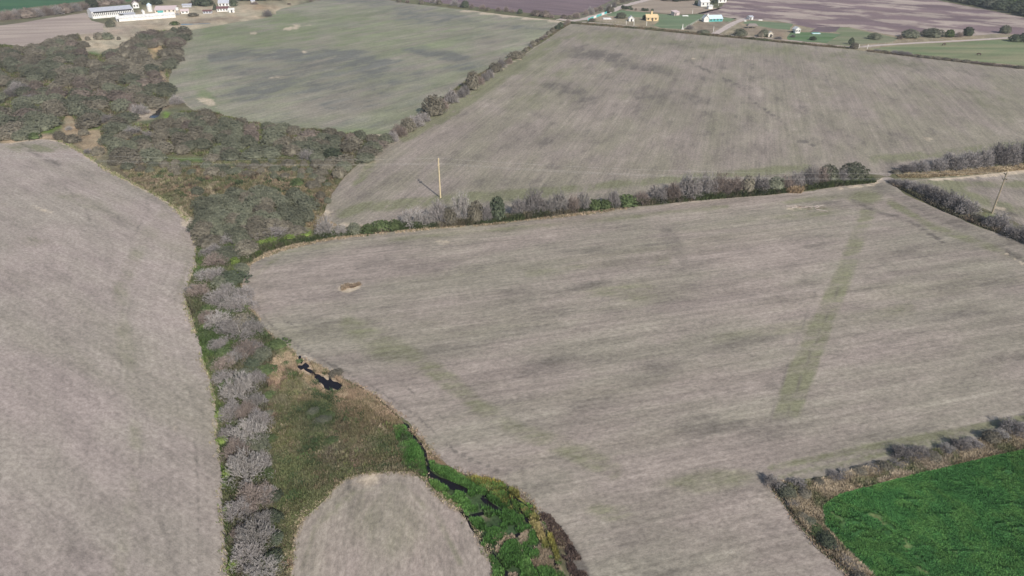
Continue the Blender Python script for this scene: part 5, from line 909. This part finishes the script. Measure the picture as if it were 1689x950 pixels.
# ------------------------------------------------------------------ buildings
def house(name, label, cat, A, B, W, h, ridge, wall, roof, axis='x', nwin=0, door=None, chim=None, chmat=None, over=.35, winmat='darkopen', low=0.0, group=None):
    a = np.array(G(*A)); b = np.array(G(*B)); Ln = float(np.hypot(*(b-a))); rz = atan2(b[1]-a[1], b[0]-a[0])
    o = link(name, None, None, (a[0], a[1], 0), rz); tag(o, label, cat, group)
    w = MB()
    if axis == 'x':      # ridge runs along the front
        w.add([(0,0,0),(Ln,0,0),(Ln,W,0),(0,W,0),(0,0,h),(Ln,0,h),(Ln,W,h),(0,W,h),(0,W/2,ridge-.05),(Ln,W/2,ridge-.05)],
              [(0,1,5,4),(2,3,7,6),(1,2,6,9,5),(3,0,4,8,7),(0,3,2,1)])
        e = over; sl = (ridge-h)/(W/2); t = .14; z0 = h-sl*e
        for nm_, y0, y1 in (('roof', -e, W/2), ('roof', W+e, W/2)):
            MB().add([(-e,y0,z0),(Ln+e,y0,z0),(Ln+e,y1,ridge),(-e,y1,ridge),(-e,y0,z0+t),(Ln+e,y0,z0+t),(Ln+e,y1,ridge+t),(-e,y1,ridge+t)],
                     [(0,3,2,1),(4,5,6,7),(0,1,5,4),(1,2,6,5),(2,3,7,6),(3,0,4,7)]).build('roof', M[roof], o)
    elif axis == 'y':
        w.add([(0,0,0),(Ln,0,0),(Ln,W,0),(0,W,0),(0,0,h),(Ln,0,h),(Ln,W,h),(0,W,h),(Ln/2,0,ridge-.05),(Ln/2,W,ridge-.05)],
              [(0,1,5,8,4),(2,3,7,9,6),(1,2,6,5),(3,0,4,7),(0,3,2,1)])
        e = over; sl = (ridge-h)/(Ln/2); t = .14; z0 = h-sl*e
        for x0, x1 in ((-e, Ln/2), (Ln+e, Ln/2)):
            MB().add([(x0,-e,z0),(x1,-e,ridge),(x1,W+e,ridge),(x0,W+e,z0),(x0,-e,z0+t),(x1,-e,ridge+t),(x1,W+e,ridge+t),(x0,W+e,z0+t)],
                     [(0,3,2,1),(4,5,6,7),(0,1,5,4),(1,2,6,5),(2,3,7,6),(3,0,4,7)]).build('roof', M[roof], o)
    else:                # single pitch
        w.add([(0,0,0),(Ln,0,0),(Ln,W,0),(0,W,0),(0,0,h),(Ln,0,h),(Ln,W,ridge),(0,W,ridge)], [(0,1,5,4),(2,3,7,6),(1,2,6,5),(3,0,4,7),(0,3,2,1)])
        MB().add([(-over,-over,h+.01),(Ln+over,-over,h+.01),(Ln+over,W+over,ridge+.01),(-over,W+over,ridge+.01),(-over,-over,h+.14),(Ln+over,-over,h+.14),(Ln+over,W+over,ridge+.14),(-over,W+over,ridge+.14)],
                 [(0,3,2,1),(4,5,6,7),(0,1,5,4),(1,2,6,5),(2,3,7,6),(3,0,4,7)]).build('roof', M[roof], o)
    w.build('wall', M[wall], o)
    for k in range(nwin):
        x = Ln*(k+.5)/nwin; ww = min(1.1, Ln/nwin*.45)
        f = MB().box(x-ww/2, -.07, h*.38, x+ww/2, -.003, h*.80).build('window', M[winmat], o)
        MB().box(x-ww/2-.05, -.12, h*.38-.1, x+ww/2+.05, -.004, h*.38-.003).build('sill', M[wall], f)
    if door is not None: MB().box(Ln*door-.5, -.09, 0, Ln*door+.5, -.002, min(2.1, h*.85)).build('door', M['darkopen'], o)
    if chim:
        fx, fy, cw, cz = chim; c = MB().box(Ln*fx-cw/2, W*fy-cw/2, h*.5, Ln*fx+cw/2, W*fy+cw/2, cz); c.box(Ln*fx-cw/2-.1, W*fy-cw/2-.1, cz, Ln*fx+cw/2+.1, W*fy+cw/2+.1, cz+.15)
        c.build('chimney', M[chmat or wall], o)
    return o, Ln
sh, Ln = house('poultry_shed', 'long white shed with zinc roof and a dark band under the eaves', 'shed', (153.8, 31.3), (222, 25.2), 13, 4.8, 6.8, 'white', 'zinc', nwin=22, over=.1)
MB().box(1, -.2, 3.9, Ln-1, -.13, 4.74).build('vent_band', M['darkopen'], sh)
MB().box(Ln*.62, -4.0, 2.2, Ln*.98, .0-.01, 2.36).build('awning', M['zinc'], sh)
house('poultry_shed', 'long low white shed in front of the zinc roofed one', 'shed', (193.5, 36), (290, 28.8), 8, 2.1, 3.4, 'white', 'white', nwin=0, door=.02, over=.3)
house('farm_store', 'faded pink roofed store behind the low white shed', 'shed', (256, 21.5), (290, 20.5), 15, 2.2, 4.2, 'cream', 'pinkroof', nwin=5)
house('farm_store', 'small pink roofed store right of the white tower', 'shed', (299, 23), (312, 22.3), 5, 2.0, 3.2, 'white', 'pinkroof', nwin=2)
house('farmhouse', 'small white gabled building behind the zinc roofed shed', 'house', (220, 13.8), (230, 13.2), 6, 3.2, 5.2, 'white', 'pinkroof', 'y', nwin=2)
house('farmhouse', 'white farmhouse with grey roof between two dark trees', 'house', (361, 12), (378, 11.6), 9, 3.2, 6.0, 'white', 'zinc', nwin=3, chim=(.1, .5, .8, 6.8))
house('barn', 'low shed with dark red roof in front of the farmhouse', 'shed', (358, 19.5), (377, 19), 6, 2.4, 3.6, 'white', 'redroof', nwin=4)
house('barn', 'small white outbuilding right of the red roofed shed', 'shed', (378, 21), (387, 20.6), 4, 2.2, 3.0, 'white', 'white', door=.5)
house('barn', 'long low dark shed left of the red roofed one', 'shed', (335, 22.5), (349, 22.2), 4, 1.8, 2.5, 'zinc', 'redroof', nwin=3)
house('barn', 'grey low shed near the far farm lane', 'shed', (301, 12.3), (316, 11.8), 4, 1.8, 2.5, 'zinc', 'zinc')
house('barn', 'tiny white shed at the foot of the dark windbreak', 'shed', (415, 6.5), (421, 6.2), 4, 2.4, 3.2, 'white', 'zinc')
house('hut', 'white cubic pump house beside the low white shed end', 'hut', (236, 25.5), (240, 25.2), 3, 3.0, 4.0, 'white', 'white', 'y')
house('barn', 'low grey lean-to beside the long zinc roofed shed', 'shed', (206, 28.2), (224, 26.4), 4, 1.8, 2.4, 'zinc', 'zinc', 'p')
# silo and tower
x, y = G(248, 19); o = link('silo', None, None, (x, y, 0)); tag(o, 'white grain silo with pale teal domed top in the farmyard', 'silo')
MB().tube((0, 0, 0), (0, 0, 4.6), 1.9, 1.9, 20).build('silo_body', M['white'], o)
d = MB(); 
for k in range(4): d.tube((0, 0, 4.6+.45*k), (0, 0, 4.6+.45*(k+1)), 1.95*cos(k*.38), 1.95*cos((k+1)*.38), 16)
d.build('silo_dome', M['bluezinc'], o); MB().tube((1.9, -.6, .1), (3.6, -2.6, 0.1), .2, .2, 6).build('auger', M['zinc'], o)
x, y = G(294, 25); o = link('water_tower', None, None, (x, y, 0)); tag(o, 'small white water tower at the end of the low white shed', 'water tower')
for sx in (-1, 1):
    for sy in (-1, 1): MB().tube((sx*.9, sy*.9, 0), (sx*.7, sy*.7, 3.6), .1, .1, 6).build('leg', M['zinc'], o)
MB().tube((0, 0, 3.6), (0, 0, 5.6), 1.2, 1.2, 16).build('tank', M['white'], o)
x, y = G(274, 20.5); o = link('grain_cart', None, None, (x, y-9, 0), .3); tag(o, 'green farm trailer parked in front of the pink roofed store', 'trailer')
b = MB(); b.add([(-1.6,-.9,.9),(1.6,-.9,.9),(1.6,.9,.9),(-1.6,.9,.9),(-2.1,-1.2,2.4),(2.1,-1.2,2.4),(2.1,1.2,2.4),(-2.1,1.2,2.4)], [(0,3,2,1),(0,1,5,4),(1,2,6,5),(2,3,7,6),(3,0,4,7),(4,5,6,7)]).build('hopper', M['teal'], o)
for sx in (-.9, .9):
    for sy in (-1.05, 1.05): MB().tube((sx, sy-.12, .5), (sx, sy+.12, .5), .5, .5, 14).build('wheel', M['darkopen'], o)
# right hamlet
house('hut', 'small white gabled hut on the grass by the road', 'hut', (1037.3, 35.3), (1046, 35.3), 3.6, 2.0, 3.6, 'white', 'white', 'y', door=.5)
yh, Ln = house('house', 'yellow house with a tall square chimney', 'house', (1066, 34.6), (1084.5, 34.6), 7, 2.4, 4.2, 'yellow', 'yellow', nwin=3, door=.55, chim=(.5, .45, 1.2, 6.2))
house('house', 'pale flat annex joined to the right of the yellow house', 'annex', (1081.5, 33.9), (1086, 33.9), 4, 2.9, 3.1, 'yellow', 'yellow', 'p')
house('house', 'white house front with square chimney before the pale blue roof', 'house', (1160.8, 36.4), (1169, 36.4), 6, 2.6, 4.4, 'white', 'white', 'y', chim=(.8, .3, 1.0, 5.4))
house('shed', 'long shed with pale blue roof and teal wall', 'shed', (1169.8, 35.8), (1191.5, 35.2), 7, 2.0, 4.0, 'teal', 'bluezinc', nwin=4)
house('house', 'white two part house near the top of the frame', 'house', (1156, 10.8), (1170, 10.6), 8, 3.4, 5.4, 'white', 'white', nwin=2, chim=(.9, .5, 1.6, 6.5))
house('hut', 'tiny white annex in front of the two part white house', 'hut', (1168.5, 15), (1175.5, 14.8), 3.2, 2.2, 2.8, 'white', 'white', 'p')
house('house', 'white house with pinkish roof at the top right hamlet edge', 'house', (1184.5, 4.8), (1198, 4.2), 7, 2.6, 4.6, 'white', 'pinkroof', nwin=2)
house('shed', 'faded pink shed between the lawn and the fallow plot', 'shed', (1112.5, 26), (1120.5, 25.2), 4, 2.2, 3.2, 'pinkroof', 'pinkroof', 'p', door=.25)
house('shed', 'little blue-grey shed at the end of the driveway', 'shed', (1236.5, 32.6), (1242, 32.3), 4, 1.9, 2.6, 'white', 'zinc', door=.3)
house('hut', 'small pale round roofed hut behind the lane', 'hut', (1267, 61.5), (1275, 61.5), 3, 2.2, 3.4, 'cream', 'cream', 'y', door=.5)
house('cottage', 'small white gabled cottage on its green lawn', 'cottage', (1311.8, 55), (1319.5, 54.8), 4.5, 2.5, 3.8, 'white', 'white', 'y', nwin=2)
x, y = G(1240, 46); o = link('shelter', None, None, (x, y, 0)); tag(o, 'open sided thatched shelter in the paddock', 'shelter')
for ax in (-3, 0, 3):
    for ay in (-1.6, 1.6): MB().tube((ax, ay, 0), (ax, ay, 1.7), .09, .08, 6).build('post', M['post'], o)
MB().add([(-3.8,-2.4,1.5),(3.8,-2.4,1.5),(3.8,2.4,1.5),(-3.8,2.4,1.5),(-2.4,0,2.9),(2.4,0,2.9)], [(0,1,5,4),(1,2,5),(2,3,4,5),(3,0,4),(0,3,2,1)]).build('thatch_roof', M['thatch'], o)
# teal wall by the road
a = np.array(G(969.5, 34)); b = np.array(G(1001, 22)); Ln = float(np.hypot(*(b-a)))
o = link('wall', None, None, (a[0], a[1], 0), atan2(b[1]-a[1], b[0]-a[0])); tag(o, 'long low teal and white wall beside the dirt road', 'wall')
k = 0; s_ = 0.0
while s_ < Ln-3:
    MB().box(s_, -.1, 0, s_+min(6, Ln-s_)-.15, .1, 1.5).build('wall_panel', M['teal' if k % 3 != 2 else 'white'], o); MB().box(s_-.14, -.14, 0, s_-.01, .14, 1.7).build('pillar', M['white'], o); s_ += 6; k += 1
# slabs
for px, py, w_, d_, lab in ((1001, 31, 6, 6, 'pale concrete slab on the sandy plot by the road'), (1130, 26.3, 4.5, 3, 'low white slab right of the pink shed'), (1229, 35, 1.6, 1.2, 'small white block beside the driveway'), (1254, 33.5, 3, 1.5, 'low white stones behind the paddock')):
    x, y = G(px, py); tag(MB().box(-w_/2, -d_/2, 0, w_/2, d_/2, .35).box(-w_/2+.3, -d_/2+.3, .35, w_/2-.5, d_/2-.4, .5).build('concrete_slab', M['white'], None, loc=(x, y, 0)), lab, 'slab')
x, y = G(1345.5, 55.5); o = link('pool', None, None, (x, y, 0)); tag(o, 'pale blue raised garden pool on the cottage lawn', 'pool')
MB().box(-2.6, -1.3, 0, 2.6, 1.3, .5).build('rim', M['bluezinc'], o); MB().box(-2.4, -1.1, .5, 2.4, 1.1, .53).build('water', M['teal'], o)
# white garden posts / monument
x, y = G(1125.5, 48.5); o = link('monument', None, None, (x, y, 0)); tag(o, 'slim white tapering roadside pillar by the lawn corner', 'pillar')
MB().box(-.7, -.7, 0, .7, .7, .5).build('plinth', M['whitepost'], o); MB().tube((0, 0, .5), (0, 0, 3.6), .42, .12, 6).build('shaft', M['whitepost'], o)
for i, (px, py, hh, wh) in enumerate([(1032.7, 40.5, 2.6, 'left of the white hut'), (1045.4, 42, 2.8, 'in front of the white hut'), (1066.3, 42.5, 2.8, 'in front of the yellow house'), (1176.5, 52.5, 3.2, 'at the driveway mouth'), (1008.5, 14.5, 3.0, 'beside the dirt road'), (1430.5, 80.5, 2.4, 'at the lane bend'), (1416, 80, 2.2, 'left of the lane bend'), (1142, 22.5, 2.6, 'on the edge of the fallow plot'), (1185, 9.5, 2.2, 'near the top houses')]):
    x, y = G(px, py); m_ = MB().tube((0, 0, 0), (0, 0, hh), .17, .14, 8).tube((0, 0, hh), (0, 0, hh+.15), .2, .05, 8)
    tag(m_.build('post', M['whitepost'], None, loc=(x, y, 0)), 'short pale post standing '+wh, 'post')
def fence(pts, step, hgt, label, mat='post', r=.09, rails=2):
    P = [np.array(G(*p)) for p in pts]; o = link('fence', None, None, (P[0][0], P[0][1], 0)); tag(o, label, 'fence')
    pm = MB().tube((0, 0, -.1), (0, 0, hgt), r, r*.8, 6).mesh('post', M[mat]); wires = MB(); prev = None
    for a, b in zip(P[:-1], P[1:]):
        n = max(1, int(np.hypot(*(b-a))/step))
        for k in range(n+(b is P[-1])):
            q = a+(b-a)*k/n-P[0]; link('post', pm, o, (q[0], q[1], 0))
            if prev is not None:
                for i in range(rails): zz = hgt*(.5+.42*i); wires.tube((prev[0], prev[1], zz), (q[0], q[1], zz), .025, .025, 3, False)
            prev = q
    wires.build('rail', M[mat], o)
fence([(1127, 49), (1142, 40.5), (1158, 31)], 3.5, 1.4, 'pale post fence along the right side of the green lawn', 'whitepost')
fence([(1178, 54), (1190, 46.5), (1204, 37.5)], 3.2, 1.4, 'post fence along the left side of the driveway')
fence([(990, 36.5), (1020, 38.5), (1046, 41)], 2.2, 1.3, 'dark grey post fence in front of the white hut')
fence([(1196, 55), (1206, 47), (1216, 40)], 3.5, 1.2, 'thin post fence on the right of the driveway')
fence([(1436, 76), (1484, 70), (1537, 67), (1600, 64)], 6, 1.1, 'low post fence along the upper side of the right lane')
# cattle
def cow(px, py, rz, label, s=1.0):
    x, y = G(px, py); bm = bpy.data.meshes.new('cow')
    pts = [(-.9,0,1.15),(-.45,0,1.12),(.15,0,1.08),(.65,0,1.15),(.95,0,1.05),(1.25,0,.75),(1.5,0,.5),
           (-.85,.22,.65),(-.92,.22,.42),(-.85,.22,0),(-.85,-.22,.65),(-.92,-.22,.42),(-.85,-.22,0),(.6,.2,.6),(.6,.2,0),(.6,-.2,.6),(.6,-.2,0),(-1.1,0,1.1),(-1.15,0,.5),(1.25,.2,.85),(1.25,-.2,.85)]
    ed = [(0,1),(1,2),(2,3),(3,4),(4,5),(5,6),(0,7),(7,8),(8,9),(0,10),(10,11),(11,12),(3,13),(13,14),(3,15),(15,16),(0,17),(17,18),(5,19),(5,20)]
    rad = [.30,.36,.38,.34,.22,.15,.10,.14,.08,.06,.14,.08,.06,.11,.06,.11,.06,.05,.025,.05,.05]
    bm.from_pydata(pts, ed, []); bm.materials.append(M['cow']); o = link('cow', bm, None, (x, y, 0), rz, (s, s, s)); tag(o, label, 'cow')
    md = o.modifiers.new('skin', 'SKIN'); sv = bm.skin_vertices[0].data if bm.skin_vertices else None
    if sv is None:
        bpy.context.view_layer.objects.active = o
        bmx = __import__('bmesh').new(); bmx.from_mesh(bm); bmx.verts.layers.skin.verify(); bmx.to_mesh(bm); bmx.free(); sv = bm.skin_vertices[0].data
    for i, r in enumerate(rad): sv[i].radius = (r, r)
    sv[0].use_root = True
    o.modifiers.new('sub', 'SUBSURF').levels = 1
cow(1556.6, 75, .2, 'dark brown cow grazing near the lane in the right pasture')
cow(1614, 91.5, 2.8, 'dark brown cow grazing low in the right pasture, nearer the field')
# rubble in the central field
x, y = G(1324, 343); o = link('timber_pile', None, None, (x, y, 0), -.1); tag(o, 'scattered pile of bleached timber lying in the central field', 'timber pile')
rd = random.Random(3)
for k in range(16):
    ln = rd.uniform(1.2, 3.2); cx = rd.uniform(-4.5, 4.5); cy = rd.uniform(-1.2, 1.2); a = rd.uniform(-.5, .5)
    MB().tube((cx, cy, .1), (cx+ln*cos(a), cy+ln*sin(a), rd.uniform(.08, .4)), .09, .06, 5).build('log', M['scrap' if k % 3 else 'wood'], o)
hb = MB().box(-12600, -12600, -1, 12600, 12600, 79); hm = bpy.data.materials.new('pale_haze'); hm.use_nodes = True; hn = hm.node_tree; hn.nodes.clear()
pv = hn.nodes.new('ShaderNodeVolumePrincipled'); pv.inputs['Density'].default_value = HAZE; pv.inputs['Color'].default_value = (.86, .9, 1, 1)
ho = hn.nodes.new('ShaderNodeOutputMaterial'); hn.links.new(pv.outputs[0], ho.inputs['Volume'])
tag(hb.build('haze', hm), 'faint pale haze hanging over the whole farmland', kind='stuff')
for o in bpy.data.objects:
    if 'label' in o and not 4 <= len(o['label'].split()) <= 16: print('LONG', o['label'])
